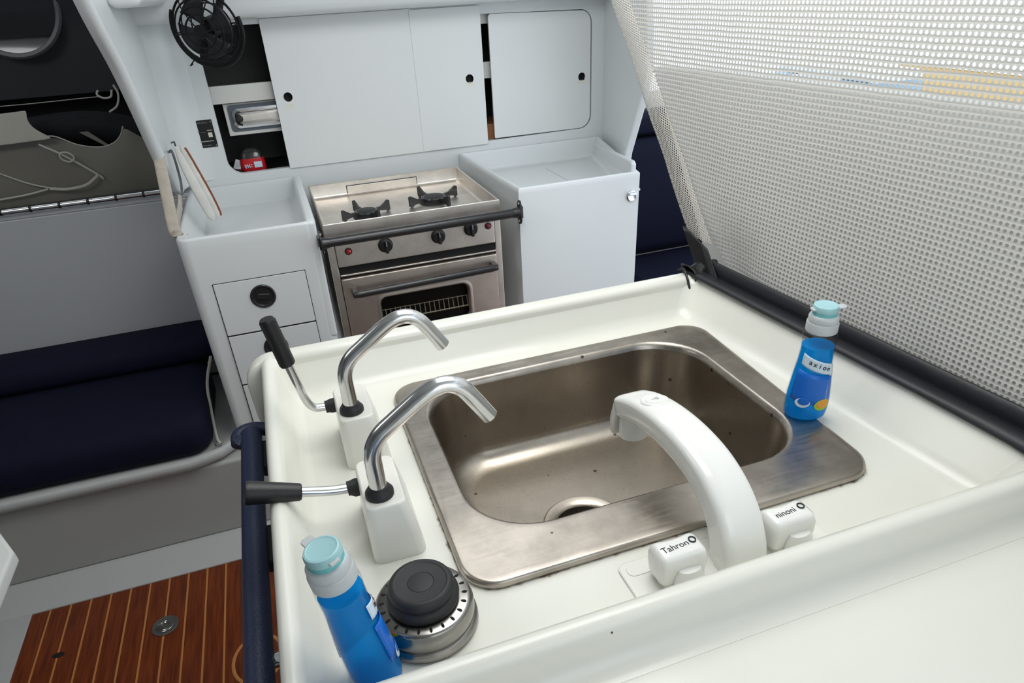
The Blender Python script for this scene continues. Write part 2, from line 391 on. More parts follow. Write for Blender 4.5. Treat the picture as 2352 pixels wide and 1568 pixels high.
# teak sole panel and white liner around it
struct(G().box((-1.0, -1.6, -.03), (1.6, .745, 0)).build('floor', M['teak'], bevel=0))
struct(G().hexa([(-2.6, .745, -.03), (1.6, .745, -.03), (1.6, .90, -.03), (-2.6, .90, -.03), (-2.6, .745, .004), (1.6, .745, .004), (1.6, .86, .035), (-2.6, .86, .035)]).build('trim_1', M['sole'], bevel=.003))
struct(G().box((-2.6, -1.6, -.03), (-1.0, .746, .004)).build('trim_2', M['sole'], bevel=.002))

# locker wall: flat face with one long rounded opening, backsplash below it
def wall_back():
    g = G(); n = 8
    ox0, ox1, oz0, oz1, r = -.236, 1.0045, .962, 1.3725, .042
    X0, X1, Z0, Z1 = -.375, 1.075, .80, 1.47
    inner = [Vector((p.x, 0, p.y+((-.026 if p.y > 1.1 else .012)*(p.x-ox0)/(ox1-ox0)))) for p in rrect(ox0, ox1, oz0, oz1, r, 0, n)]
    def rim(pts, y): return [Vector((p.x, y, p.z)) for p in pts]
    outer = []
    cx, cz = (ox0+ox1)/2, (oz0+oz1)/2
    corners = [(X1, Z1), (X0, Z1), (X0, Z0), (X1, Z0)]
    for q in range(4):
        for k in range(n+1):
            outer.append(Vector((corners[q][0], 0, corners[q][1])))
    # spread the points of each side so that the quads stay clean
    outer2 = []
    for i, p in enumerate(inner):
        q, k = divmod(i, n+1); t = k/n
        c = corners[q]
        if q == 0: e = (X1, p.z+(Z1-p.z)*(0 if t < .5 else 1)) if t < .5 else (p.x+(X1-p.x)*(1 if t == .5 else 0), Z1)
        elif q == 1: e = (p.x, Z1) if t < .5 else (X0, p.z)
        elif q == 2: e = (X0, p.z) if t < .5 else (p.x, Z0)
        else: e = (p.x, Z0) if t < .5 else (X1, p.z)
        if t == .5: e = c
        outer2.append(Vector((e[0], 0, e[1])))
    g.loft([rim(outer2, YB+.02), rim(outer2, YB), rim(inner, YB), rim(inner, YB+.02)], False, False)
    g.loft([rim(inner, YB+.02), rim(outer2, YB+.02)], False, False)
    return g.build('wall_back', M['white'], ang=35, wn=True)
struct(wall_back())
struct(G().box((-.40, 1.432, -.03), (1.075, 1.445, .82)).build('wall_back_lower', M['white']))
# inside of the locker
g = G(); y0, y1 = YB+.0205, YB+.26
g.box((-.37, y1, .93), (1.07, y1+.012, 1.40)); g.box((-.37, y0, .94), (1.07, y1, .952)); g.box((-.37, y0, 1.385), (1.07, y1, 1.397))
g.box((-.37, y0, .952), (-.358, y1, 1.385)); g.box((1.058, y0, .952), (1.07, y1, 1.385))
struct(g.build('wall_locker', mat('locker_lining', (.09, .09, .09), .8)))
# soffit (side deck edge) with a rounded lower lip
prof = [Vector((0, 1.43, 1.385)), Vector((0, 1.405, 1.386))]+[Vector((0, 1.33+.035*cos(radians(a)), 1.415+.03*sin(radians(a)))) for a in (-60, -90, -120, -150, -180)]+[Vector((0, 1.285, 1.47)), Vector((0, 1.27, 1.50)), Vector((0, 1.43, 1.50))]
g = G(); g.prism([Vector((-.40, p.y, p.z)) for p in prof], (1.52, 0, 0)); struct(g.build('trim_3', M['white'], ang=40))
# left bulkhead with a thick rounded edge, stepping down to the counter
bl = [(.60, 1.68), (.76, 1.45), (.928, 1.303), (1.098, 1.086), (1.14, 1.04), (1.19, .985), (1.26, .955), (1.43, .95), (1.43, 1.68)]
g = G(); g.prism([Vector((-.392, y, z)) for y, z in bl], (.026, 0, 0))
o = struct(g.build('wall_left', M['white'], bevel=.009, seg=4, bang=50))
g = G(); g.tube(smooth_path([(-.379, y, z) for y, z in bl[:4]], 8), .0165, 16)
struct(g.build('trim_4', M['white']))
# cove between bulkhead and locker wall, and the beam root above it
cv = [Vector((-.368, YB-.09, 0)), ]+[Vector((-.368+.09-.09*cos(radians(a)), YB-.09+.09*sin(radians(a)), 0)) for a in range(0, 91, 15)]+[Vector((-.368, YB, 0))]
g = G(); g.prism([Vector((p.x, p.y, .955)) for p in cv], (0, 0, .50)); struct(g.build('trim_5', M['white'], ang=30))
g = G(); g.prism([Vector((p[0], p[1], 1.43)) for p in ((-.37, .95), (-.30, .97), (-.27, 1.30), (-.37, 1.30))], (0, 0, .06)); struct(g.build('trim_6', M['white'], bevel=.02, seg=4))
# right bulkhead: fin with a slanted front edge
a, b, c, d = (1.052, 1.41, .90), (1.0, 1.125, .90), (1.0, 1.125, .945), (1.0, 1.035, 1.135)
g = G(); poly = [(1.052, 1.43, .86), (1.0, 1.15, .86), (1.0, 1.13, .935), (1.0, 1.04, 1.126), (1.0, 1.02, 1.20), (1.0, 1.06, 1.50), (1.052, 1.43, 1.50)]
g.prism([Vector(p) for p in poly], (.024, -.004, 0)); struct(g.build('wall_right', M['white'], bevel=.006, seg=3, bang=50))
# hull lining, and backrest panel greyed for shade, on the settee side
g = G(); g.hexa([(-2.6, 1.62, 1.215), (-.38, 1.62, 1.21), (-.38, 1.66, 1.21), (-2.6, 1.66, 1.215), (-2.6, 1.50, 1.75), (-.38, 1.50, 1.75), (-.38, 1.54, 1.75), (-2.6, 1.54, 1.75)])
struct(g.build('wall_hull', M['hull']))
g = G(); g.box((-2.6, 1.74, .90), (-.36, 1.76, 1.25)); g.box((-2.6, 1.62, 1.235), (-.36, 1.75, 1.25))
struct(g.build('wall_hull_recess', M['darkvoid']))
g = G(); g.hexa([(-2.6, 1.36, .20), (-.36, 1.36, .20), (-.36, 1.40, .20), (-2.6, 1.40, .20), (-2.6, 1.35, .925), (-.36, 1.35, .925), (-.36, 1.40, .925), (-2.6, 1.40, .925)])
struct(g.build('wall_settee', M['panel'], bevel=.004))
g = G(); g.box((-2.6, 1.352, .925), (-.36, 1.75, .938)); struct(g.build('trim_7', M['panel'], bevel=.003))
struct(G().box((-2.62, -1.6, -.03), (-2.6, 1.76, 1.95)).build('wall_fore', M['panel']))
struct(G().box((1.08, 1.62, -.03), (2.3, 1.64, 1.04)).build('wall_hull_aft', M['white']))
# cabin roof with the open hatch over the sink
g = G()
hx0, hx1, hy0, hy1 = -.05, .58, -.55, .32
for a, b in (((-2.62, -1.62), (hx0, 1.32)), ((hx1, .2), (1.10, 1.32)), ((hx0, hy1), (hx1, 1.32)), ((hx0, -1.62), (hx1, hy0)), ((hx1, -1.62), (.70, .2))):
    g.box((a[0], a[1], 1.86), (b[0], b[1], 1.90))
struct(g.build('ceiling', M['white']))
struct(G().box((-2.62, 1.30, 1.48), (1.10, 1.32, 1.88)).build('wall_cabin_side', M['white']))

g = G()
for a, b in (((-2.62, -1.62, -.03), (-.1, -1.60, 1.90)), ((-.1, -1.62, -.03), (.62, -1.60, .92)), ((.62, -1.62, -.03), (.66, -1.60, 1.90))): g.box(a, b)
struct(g.build('wall_rear', M['white']))
# ================================================================== ISLAND
isl = thing('sink_island', 'white moulded island with raised rims around the sink in the foreground', 'kitchen island', (.22, -.25, 0))
def loc(o, p): return o
def W(parent, o):
    """mesh authored in world space, parented to an unrotated empty"""
    o.location = -Vector(parent.location); return o
XR = lambda dx: (.594+dx, .545+dx)
def tray():
    g = G(); n = 9
    def ring(l, f, b, dxr, r, z): return rrect(-l, .57, -f, b, r, z, n, xr=XR(dxr))
    R = [ring(.180, .5775, .090, .055, .030, .78), ring(.183, .5775, .090, .060, .030, .90), ring(.183, .577, .090, .060, .030, .950), ring(.181, .574, .088, .057, .030, .9585), ring(.176, .568, .083, .050, .028, .963),
         ring(.170, .561, .075, .041, .026, .963), ring(.164, .555, .064, .034, .024, .9595), ring(.161, .552, .060, .031, .022, .952), ring(.150, .541, .046, .010, .022, .918), ring(.144, .535, .038, .004, .022, .906), ring(.132, .522, .025, -.012, .022, .9005)]
    hole = rrect(.02, .50, -.42, -.02, .06, .900, n)
    R.append(hole); R.append([Vector((p.x, p.y, .87)) for p in hole])
    g.loft(R, False, False)
    return g.build('sink_tray', M['tray'], isl, ang=60, wn=True)
W(isl, tray())
# rear rim: panel running on past the left rim with a rounded free end
rp = [(.64, .60), (.64, .950), (.62, .9645), (-.165, .9645)]+[(-.165-.045*sin(radians(a)), .9195+.045*cos(radians(a))) for a in range(10, 91, 10)]+[(-.208, .86), (-.195, .80), (-.175, .60)]
W(isl, G().prism([Vector((x, .058, z)) for x, z in rp], (0, .034, 0)).build('rear_rim', M['island'], isl, bevel=.011, seg=4, bang=50))
cbg = G()
for a, b in (((-.150, -.565, 0), (-.130, .05, .86)), ((.545, -.565, 0), (.565, .05, .86)), ((-.150, .032, 0), (.565, .05, .86)), ((-.150, -.565, 0), (.565, -.547, .86)), ((-.14, -.56, .05), (.56, .04, .07))): cbg.box(a, b)
W(isl, cbg.build('cabinet_body', M['white'], isl))
# near counter below the front rim
nc = G(); nc.hexa([(-.18, -1.40, .86), (.69, -1.40, .86), (.69, -.579, .86), (-.18, -.579, .86), (-.18, -1.40, .914), (.69, -1.40, .914), (.69, -.579, .914), (-.18, -.579, .914)])
# concave fillet up to the rim
fl = [Vector((-.18, -.5768, .9130))]+[Vector((-.18, -.5768-.022+.022*sin(radians(a)), .9362-.022*cos(radians(a)))) for a in range(0, 91, 15)]
nc.prism(fl, (.87, 0, 0))
nco = thing('near_counter', 'plain white counter surface in the bottom right foreground', 'counter', (.4, -1.0, 0))
W(nco, nc.build('worktop', M['island'], nco, ang=60))
W(nco, G().box((-.15, -1.36, 0), (.66, -.60, .858)).build('cabinet_body', M['white'], nco, bevel=.01))

# ---------------------------------------------------------------- sink
snk = thing('kitchen_sink', 'stained rectangular stainless steel sink set into the white island', 'sink', (.27, -.22, .9))
def sink():
    n = 10; g = G()
    X0, X1, Y0, Y1 = -.003, .541, -.449, -.004
    xr = (.522, .545)
    def fl(i, z, r=.042): return rrect(X0+i, X1-i, Y0+i, Y1-i, max(r-i, .01), z, n, xr=(xr[0]-i, xr[1]-i))
    hx0, hx1, hy0, hy1 = .033, .491, -.379, -.034
    def ho(i, z, r=.088): return rrect(hx0+i, hx1-i, hy0+i, hy1-i, r-i*.5, z, n)
    R = [fl(.001, .9005), fl(0, .9045), fl(.0015, .9085), fl(.005, .910), fl(.012, .9092), ho(-.008, .9080), ho(-.003, .9088), ho(.0, .9075), ho(.003, .9035), ho(.0045, .898)]
    flange = G().loft(R, False, False).build('flange', M['sink'], snk, ang=60, wn=True)
    W(snk, flange)
    R = [ho(.0045, .898), ho(.009, .86), ho(.014, .80)]
    for a in (15, 30, 45, 60, 75, 90):
        s, c = sin(radians(a)), cos(radians(a)); R.append(ho(.014+.036*(1-c), .795-.036*s))
    # floor falling to the drain
    cx, cy, r = .219, -.250, .060; base = ho(.05, .759); nn = len(base)
    for t in (.35, .7, 1.):
        ring = []
        for p in base:
            a = math.atan2(p.y-cy, p.x-cx); q = Vector((cx+r*cos(a), cy+r*sin(a), .7555)); v = p.lerp(q, t); v.z = .759-.0035*t; ring.append(v)
        R.append(ring)
    W(snk, G().loft(R, False, False).build('bowl', M['basin'], snk, ang=60))
    dr = G().lathe([(.0615, .7560), (.059, .7580), (.053, .7577), (.047, .7560), (.0435, .7535), (.042, .752), (.040, .735), (.030, .715), (.001, .712)], (cx, cy, 0), 40, cap0=False).build('drain_flange', M['basin'], snk)
    W(snk, dr)
    h = G().lathe([(.0400, .7505), (.001, .7503)], (cx, cy, -.010), 32, cap0=False).build('drain_opening', M['hole'], snk); W(snk, h)
sink()

# ---------------------------------------------------------------- pumps
PM = {}
def pump(name, label, base, upright):
    t = thing(name, label, 'pump', base, 'manual galley pumps beside the sink')
    # base: tapered block, local origin at the middle of its footprint
    def ring(z, x0, x1, y0, y1, r): return rrect(x0, x1, y0, y1, r, z, 6)
    R = [ring(0, -.0260, .0325, -.0605, .052, .011), ring(.004, -.0260, .0325, -.0605, .052, .011), ring(.020, -.0258, .0305, -.0592, .050, .011), ring(.045, -.0252, .0255, -.0565, .045, .011),
         ring(.062, -.0248, .0215, -.0540, .041, .010), ring(.0690, -.0242, .0200, -.0528, .0395, .010), ring(.0708, -.0232, .0188, -.0515, .0385, .0095), ring(.0715, -.0215, .017, -.0498, .0368, .009)]
    G().loft(R).build('base', M['pump'], t, ang=50, wn=True)
    sx, sy = -.0055, -.030
    G().lathe([(.0155, .071), (.0155, .076), (.0135, .079), (.0120, .080), (.0110, .083), (.010, .083)], (sx, sy, 0), 28).build('collar', M['rubber'], t)
    p = round_corners([(sx, sy, .074), (sx-.001, sy, .139), (sx+.0895, sy-.001, .2035), (sx+.129, sy-.002, .140)], [.024, .044], 10)
    sp = G().tube(p, .0094, 20, caps=False).build('spout', M['tube'], t)
    e = Vector(p[-1]); d = (Vector(p[-1])-Vector(p[-2])).normalized()
    G().tube([e-d*.0002, e-d*.02], [.0083, .0083], 20).build('spout_mouth', M['hole'], sp)
    # lever on the left
    bx, by, bz = -.0265, .020, .050
    if not upright:
        G().tube([(bx+.004, by, bz), (bx-.003, by, bz), (bx-.008, by, bz+.001), (bx-.011, by, bz+.001)], [.0105, .0105, .0085, .0085], 18).build('lever_boot', M['rubber'], t)
        G().tube(smooth_path([(bx-.008, by, bz+.001), (bx-.03, by, bz+.004), (bx-.064, by, bz+.013)], 5), .0058, 14).build('lever_rod', M['tube'], t)
        G().tube([(bx-.060, by, bz+.012), (bx-.062, by, bz+.0125), (bx-.113, by+.001, bz+.027), (bx-.1165, by+.001, bz+.028), (bx-.1175, by+.001, bz+.0283)], [.0085, .0100, .0135, .0130, .0105], 24).build('grip', M['black'], t)
    else:
        G().tube([(bx+.004, by, bz+.006), (bx-.003, by, bz+.006), (bx-.008, by, bz+.006), (bx-.011, by, bz+.006)], [.0100, .0100, .0085, .0085], 18).build('lever_boot', M['rubber'], t)
        G().tube(round_corners([(bx-.008, by, bz+.006), (bx-.031, by, bz+.008), (bx-.046, by, bz+.088)], .025, 8), .0056, 14).build('lever_rod', M['tube'], t)
        G().tube([(bx-.0445, by, bz+.080), (bx-.045, by, bz+.082), (bx-.0555, by, bz+.143), (bx-.0562, by, bz+.147)], [.0095, .0105, .0105, .0085], 24).build('grip', M['black'], t)
    return t
pump('galley_pump', 'front hand pump with its black lever lying flat over the left rim', (-.0595, -.306, .9005), False)
pump('galley_pump', 'rear hand pump with its black lever standing upright by the rear rim', (-.0645, -.124, .9005), True)

# ---------------------------------------------------------------- mixer tap
tap = thing('mixer_tap', 'white plastic mixer tap arching over the front of the sink', 'tap', (.272, -.498, .9005))
def tapbuild():
    # base plate
    pl = G().loft([rrect(-.118, .118, -.030, .033, .010, 0, 6), rrect(-.118, .118, -.030, .033, .010, .002, 6), rrect(-.115, .115, -.027, .030, .009, .0038, 6)]).build('base_plate', M['pump'], tap)
    G().loft([rrect(-.112, -.072, .010, .026, .007, .0036, 6), rrect(-.1115, -.0725, .0105, .0255, .007, .0046, 6)]).build('plate_inset', M['pump'], pl)
    # handles
    for sx, body, sym in ((-.068, 'Tahron', 1), (.064, 'ninoni', 2)):
        R = []
        prof = [(.010, .0225, .0165), (.014, .0255, .0190), (.025, .0268, .0200), (.036, .0268, .0196), (.0440, .0248, .0180), (.0478, .0205, .0142), (.0488, .014, .0098)]
        for z, hx, hy in prof:
            ring = []
            for k in range(40):
                a = 2*pi*k/40; ca, sa = cos(a), sin(a)
                x = hx*math.copysign(abs(ca)**.45, ca); y = hy*math.copysign(abs(sa)**.45, sa)
                pinch = 1-.20*(1-(x/.0245)**2)           # saddle-waisted bar
                ring.append(Vector((sx+x, -.004+y*pinch, z-.0035*(1-(x/.0245)**2)*(z > .03))))
            R.append(ring)
        h = G().loft(R).build('handle', M['pvc'], tap, ang=70)
        G().lathe([(.021, .003), (.021, .010), (.018, .013)], (sx, -.004, 0), 32).build('handle_skirt', M['pump'], h)
        G().lathe([(.0175, .012), (.0165, .022), (.012, .030)], (sx+.004, -.022, 0), 24, sy=.5).build('index_boss', M['pvc'], h)
        tx = text_mesh(body, .0105, 'lettering', M['ink'], h, Matrix.Translation((sx-.004, -.0045, .06)) @ Matrix.Rotation(radians(5), 4, 'Z'), .0)
        bv = BVHTree.FromPolygons([v.co.copy() for v in h.data.vertices], [list(p.vertices) for p in h.data.polygons])
        for v in tx.data.vertices:
            hit = bv.ray_cast(Vector((v.co.x, v.co.y, .1)), Vector((0, 0, -1)))[0]
            v.co.z = (hit.z if hit else .045)+.0004
        tor = [(sx+.0168+.0034*cos(radians(a)), -.0022+.0038*sin(radians(a)), .0474) for a in range(0, 360, 20)]
        G().tube(tor, .0007, 6, closed=True).build('emblem', M['ink'], h)
    # spout: flattened arch in the y-z plane
    path = smooth_path([(.004, -.010, .0), (.004, -.003, .030), (.004, .017, .0585), (.004, .050, .0775), (.0035, .090, .0860), (.003, .136, .0862), (.002, .181, .0795), (.001, .215, .0680), (.0, .240, .0540)], 6)
    n = len(path); rings = []
    P = path; N_ = None
    for i, p in enumerate(P):
        t = (P[min(i+1, n-1)]-P[max(i-1, 0)]).normalized(); side = Vector((1, 0, 0)); up = side.cross(t)*-1
        up = t.cross(side)*-1
        f = i/(n-1); w = .0262*(1-f)+.0240*f; h = .0215*(1-f)+.0150*f
        if f > .90: w *= math.sqrt(max(.12, 1-((f-.90)/.105)**2)); h *= 1-(f-.90)*2
        ring = []
        for k in range(28):
            a = 2*pi*k/28; ca, sa = cos(a), sin(a)
            ring.append(p+side*(w*math.copysign(abs(ca)**.48, ca))+up*(h*math.copysign(abs(sa)**.48, sa)))
        rings.append(ring)
    sp = G().loft(rings).build('spout', M['pvc'], tap, bevel=0, ang=70)
    G().lathe([(.0275, .0), (.0275, .010), (.0262, .0135), (.025, .014)], (.004, -.010, .002), 36, sy=.86).build('spout_base', M['pvc'], sp)
    bt = Matrix.Rotation(radians(-11), 4, 'X')
    G().lathe([(.0175, -.002), (.0175, .0025), (.0158, .004), (.0130, .0038), (.0125, .0046)], (.0025, .172, .0958), 32, mtx=bt).build('button', M['pvc'], sp)
    mt = Matrix.Translation((.0025, .1730, .1006)) @ bt
    text_mesh('~G', .0075, 'button_mark', M['greyink'], sp, mt, .0001)
    # outlet head under the end
    hd = G().lathe([(.0185, .0), (.0190, .022), (.0175, .040), (.012, .044)], (.001, .218, .020), 28, sy=.9).build('outlet', M['pvc'], sp)
    G().lathe([(.0145, -.0005), (.0145, .003)], (.001, .218, .020), 24).build('aerator', M['pump'], hd)
    G().loft([[Vector((x, y, z)) for x, y in ((-.020*k, .236+e), (.021*k, .236+e), (.019*k, .2500+e), (-.018*k, .2500+e))] for z, k, e in ((.008, .80, .004), (.012, .9, .004), (.035, 1., .0), (.062, .9, -.006))]).build('outlet_flap', M['pvc'], sp, bevel=.004)
tapbuild()

# ---------------------------------------------------------------- strainer
st = thing('sink_strainer', 'round steel sink strainer with black rubber stopper in the front left corner', 'sink strainer', (-.050, -.459, .9005))
body = G().lathe([(.046, 0), (.0505, .001), (.0515, .004), (.0505, .008), (.0475, .010), (.0480, .013), (.0488, .018), (.0485, .024), (.0472, .029), (.0455, .0315), (.043, .0325), (.034, .0335), (.020, .0335)], seg=56).build('cup', M['strainer'], st, ang=60)
for k in range(22):
    a = 2*pi*k/22+.1; r = .0400
    mt = Matrix.Translation((r*cos(a), r*sin(a), .03275)) @ Matrix.Rotation(a, 4, 'Z')
    G().lathe([(.0019, -.0008), (.0019, .0006)], c=(r*cos(a), r*sin(a), .0326), seg=10, mtx=Matrix.Rotation(a, 3, 'Z') @ Matrix.Diagonal((1.5, .75, 1))).build('drain_hole', M['hole'], body)
cap = G().lathe([(.029, .033), (.0345, .034), (.0355, .039), (.0340, .043), (.0310, .0445), (.0315, .047), (.0320, .051), (.0300, .0545), (.0265, .056), (.0250, .0555), (.0245, .0548), (.013, .0548), (.0125, .0540), (.0120, .0548), (.001, .0550)], seg=48).build('rubber_stopper', M['rubber'], st, ang=70)

# ---------------------------------------------------------------- detergent bottles
def bottle_profile(z):
    """half widths (x, y) of the bottle body at height z"""
    pts = [(0, .024, .0185), (.004, .0280, .0215), (.014, .0295, .0228), (.035, .0290, .0225), (.060, .0262, .0212), (.085, .0222, .0200), (.100, .0208, .0195), (.112, .0210, .0198), (.122, .0212, .0200), (.126, .0195, .0188), (.129, .0178, .0178)]
    for (a, b) in zip(pts, pts[1:]):
        if a[0] <= z <= b[0]:
            t = (z-a[0])/(b[0]-a[0]); return a[1]+(b[1]-a[1])*t, a[2]+(b[2]-a[2])*t
    return pts[-1][1:]
def bottle(name, label, base, lean, turn, level):
    t = thing(name, label, 'bottle', base, 'blue dish soap bottles on the island')
    t.rotation_euler = (Matrix.Rotation(radians(lean), 3, 'Y') @ Matrix.Rotation(radians(turn), 3, 'Z')).to_euler()
    def ring(z, s=1., off=0.):
        hx, hy = bottle_profile(z); return [Vector((hx*s*cos(2*pi*k/36), hy*s*sin(2*pi*k/36), z+off)) for k in range(36)]
    zs = [0, .002, .004, .008, .014, .024, .035, .048, .060, .072, .085, .093, .100, .106, .112, .118, .122, .124, .126, .1275, .129]
    sh = G().loft([ring(z) for z in zs], True, False).build('shell', M['clearplastic'], t)
    lz = [z for z in zs if .004 <= z < level]+[level]
    lq = G().loft([ring(z, .955, -.0015) for z in lz]).build('liquid', M['liquid'], t, ang=60)
    # grip slot on the +x side: pale see-through handle opening
    hs = [Vector((.0165, 0, .030)), Vector((.0195, 0, .052)), Vector((.0175, 0, .074)), Vector((.0155, 0, .082)), Vector((.0135, 0, .074)), Vector((.0128, 0, .052)), Vector((.0135, 0, .034))]
    def hy_(p):
        hx, hy = bottle_profile(p.z); return hy*math.sqrt(max(.05, 1-(p.x/hx)**2))+.0006
    G().loft([[p+Vector((0, -hy_(p), 0)) for p in hs], [p+Vector((0, hy_(p), 0)) for p in hs]]).build('handle_opening', M['clearhole'], t)
    # collar and cap
    co = G().lathe([(.0188, .127), (.0195, .128), (.0195, .139), (.0178, .1405), (.0184, .142), (.0182, .147), (.0165, .150), (.0145, .1505)], seg=36).build('collar', M['softcap'], t, ang=50)
    lid = G().lathe([(.0152, .147), (.0152, .1535), (.0146, .155)], seg=36).build('cap_ring', M['capside'], t)
    cp = G().lathe([(.0148, .1545), (.0155, .1555), (.0155, .1600), (.0145, .1625), (.0128, .1630), (.0118, .1622), (.001, .1622)], seg=36).build('flip_cap', M['teal'], t, ang=50)
    G().prism([Vector((x, y, .1572)) for x, y in ((.012, -.006), (.024, -.0055), (.0265, -.003), (.0265, .003), (.024, .0055), (.012, .006))], (0, 0, .0022)).build('cap_tab', M['softcap'], cp, bevel=.0008)
    G().prism([Vector((x, y, .1565)) for x, y in ((-.012, -.005), (-.0185, -.0045), (-.0185, .0045), (-.012, .005))], (0, 0, .0025)).build('cap_hinge', M['softcap'], cp, bevel=.0008)
    # label on the -y face, wrapped to the body
    def patch(name, z0, z1, a0, a1, m, par, off=.0005, tilt=0., n=10, shape=None):
        rings = []
        for i in range(7):
            v = i/6; row = []
            for k in range(n+1):
                u = k/n; a = radians(a0+(a1-a0)*u); z = z0+(z1-z0)*v+tilt*(u-.5)
                if shape: 
                    uu, vv = shape(u, v); a = radians((a0+a1)/2+(a1-a0)/2*uu); z = (z0+z1)/2+(z1-z0)/2*vv+tilt*uu*.5
                hx, hy = bottle_profile(max(0, min(.129, z))); row.append(Vector(((hx+off)*cos(a), (hy+off)*sin(a), z)))
            rings.append(row)
        g = G(); g.loft(rings, False, False, closed=False)
        o = g.build(name, m, par, ang=80)
        s = o.modifiers.new('thick', 'SOLIDIFY'); s.thickness = .0003
        return o
    lb = patch('label', .028, .072, 195, 315, M['labelblue'], t, .0006, -.010)
    patch('label_band', .076, .092, 200, 318, M['labelwhite'], t, .0008, -.016)
    disc = lambda u, v: ((lambda r, a: (r*cos(a), r*sin(a)))(v, 2*pi*u))
    for nm, z, a, w, h, m, off in (('fruit_print', .026, 290, 24, .0085, 'lime', .0010), ('fruit_print', .0275, 291, 19, .0065, 'orange', .0013), ('dish_print', .030, 235, 20, .007, 'labelwhite', .0011), ('dish_print', .0325, 238, 15, .0055, 'labelblue', .0014)):
        patch(nm, z-h, z+h, a-w, a+w, M[m], lb, off, 0, 20, disc)
    for k, (ch, z) in enumerate(zip('axion', (.0895, .0872, .0850, .0826, .0802))):
        a = radians(232+15*k); hx, hy = bottle_profile(z)
        pos = Vector(((hx+.0016)*cos(a), (hy+.0016)*sin(a), z)); nrm = Vector((cos(a)/hx, sin(a)/hy, 0)).normalized()
        xa = Vector((0, 0, 1)).cross(nrm); mt = Matrix.Translation(pos) @ Matrix((xa, Vector((0, 0, 1)), nrm)).transposed().to_4x4() @ Matrix.Rotation(radians(-12), 4, 'Z')
        text_mesh(ch, .0098, 'label_text', M['ink'], t, mt, .0002)
    return t
M['clearhole'] = mat('handle_void', (.62, .70, .74), .3)
bottle('dish_soap_bottle', 'blue dish soap bottle standing upright on the rear right of the sink flange', (.518, -.315, .9098), 0, -14, .108)
bottle('dish_soap_bottle', 'blue dish soap bottle leaning on the left rim beside the steel strainer', (-.1060, -.503, .9055), -7, 118, .115)

# ---------------------------------------------------------------- blue grab rail along the left rim
gr = thing('grab_rail', 'navy leather covered grab rail along the outer left side of the island', 'grab rail', (-.216, -.3, .86))
p = smooth_path([(-.216, -.80, .868), (-.217, -.5, .868), (-.218, -.2, .868), (-.218, -.02, .868)], 6)
W(gr, G().tube(p+[Vector((-.218, .012, .868))], .0150, 22).build('padded_tube', M['navyrail'], gr))
W(gr, G().tube(arc((-.218, .006, .868), .012, 180, 0, 10, 'xy')[:1]+smooth_path([(-.238, -.004, .862), (-.236, .018, .868), (-.216, .028, .868), (-.190, .018, .866)], 6), .0105, 16).build('end_wrap', M['navyrail'], gr))
for y in (-.035, -.235):
    W(gr, G().box((-.208, y-.035, .842), (-.184, y+.035, .862)).build('bracket', M['black'], gr, bevel=.004))
W(gr, G().tube([(-.205, -.415, .860), (-.184, -.415, .860)], [.008, .008], 16).build('fixing_bolt', M['chrome'], gr))
rg = G(); rg.tube([(-.200+.018*cos(radians(a)), -.182+.0, .78+.018*sin(radians(a))) for a in range(0, 360, 15)], .0026, 10, closed=True)
o = rg.build('ring_pull', M['chrome'])
tag(o, 'small pale ring pull hanging between grab rail and island side', 'ring')
# ---------------------------------------------------------------- screen channel and perforated screen
chn = thing('screen_channel', 'black vinyl channel along the right rim of the island holding the screen', 'channel', (.62, -.3, .96))
def strip(name, rows, m, par, thick=.004):
    g = G(); g.loft([[Vector(p) for p in r] for r in rows], False, False, closed=False)
    o = g.build(name, m, par, ang=50); s = o.modifiers.new('thick', 'SOLIDIFY'); s.thickness = thick; s.offset = -1; return W(par, o)
ys = [.088, .05, -.1, -.25, -.4, -.515, -.535, -.60, -1.2]
def chx(y):  # inner lip of the strip follows the tray
    t = (y+.53)/.59; return .622*(1-t)+.572*t if t > 0 else .622
rows = []
for y in ys:
    x = chx(y); dip = .010*max(0, 1-abs(y+.53)/.03)
    rows.append([(x, y, .9640-dip*.6), (x+.012, y, .9665), (x+.020, y, .9680), (x+.027, y, .9640), (x+.034, y, .9650), (x+.0355, y, .974), (x+.0365, y, .991)])
strip('channel_strip', rows, M['channel'], chn)
# crumpled tape at the rear corner
tp = []
for i in range(9):
    u = i/8; row = []
    for k in range(9):
        v = k/8; a = radians(-60+250*v)
        row.append((.572+.055*u+.004*sin(9*v+3*u), .076+.022*cos(a)+.003*sin(7*u+5*v), .964+.016*sin(a)*1.0+.004*sin(11*u+4*v)))
    tp.append(row)
strip('corner_tape', tp, M['tape'], chn, .0015)
W(chn, G().tube(smooth_path([(.566, .052, .940), (.563, .060, .962), (.566, .080, .974), (.565, .096, .966)], 5), .0022, 8).build('corner_cord', M['black'], chn))

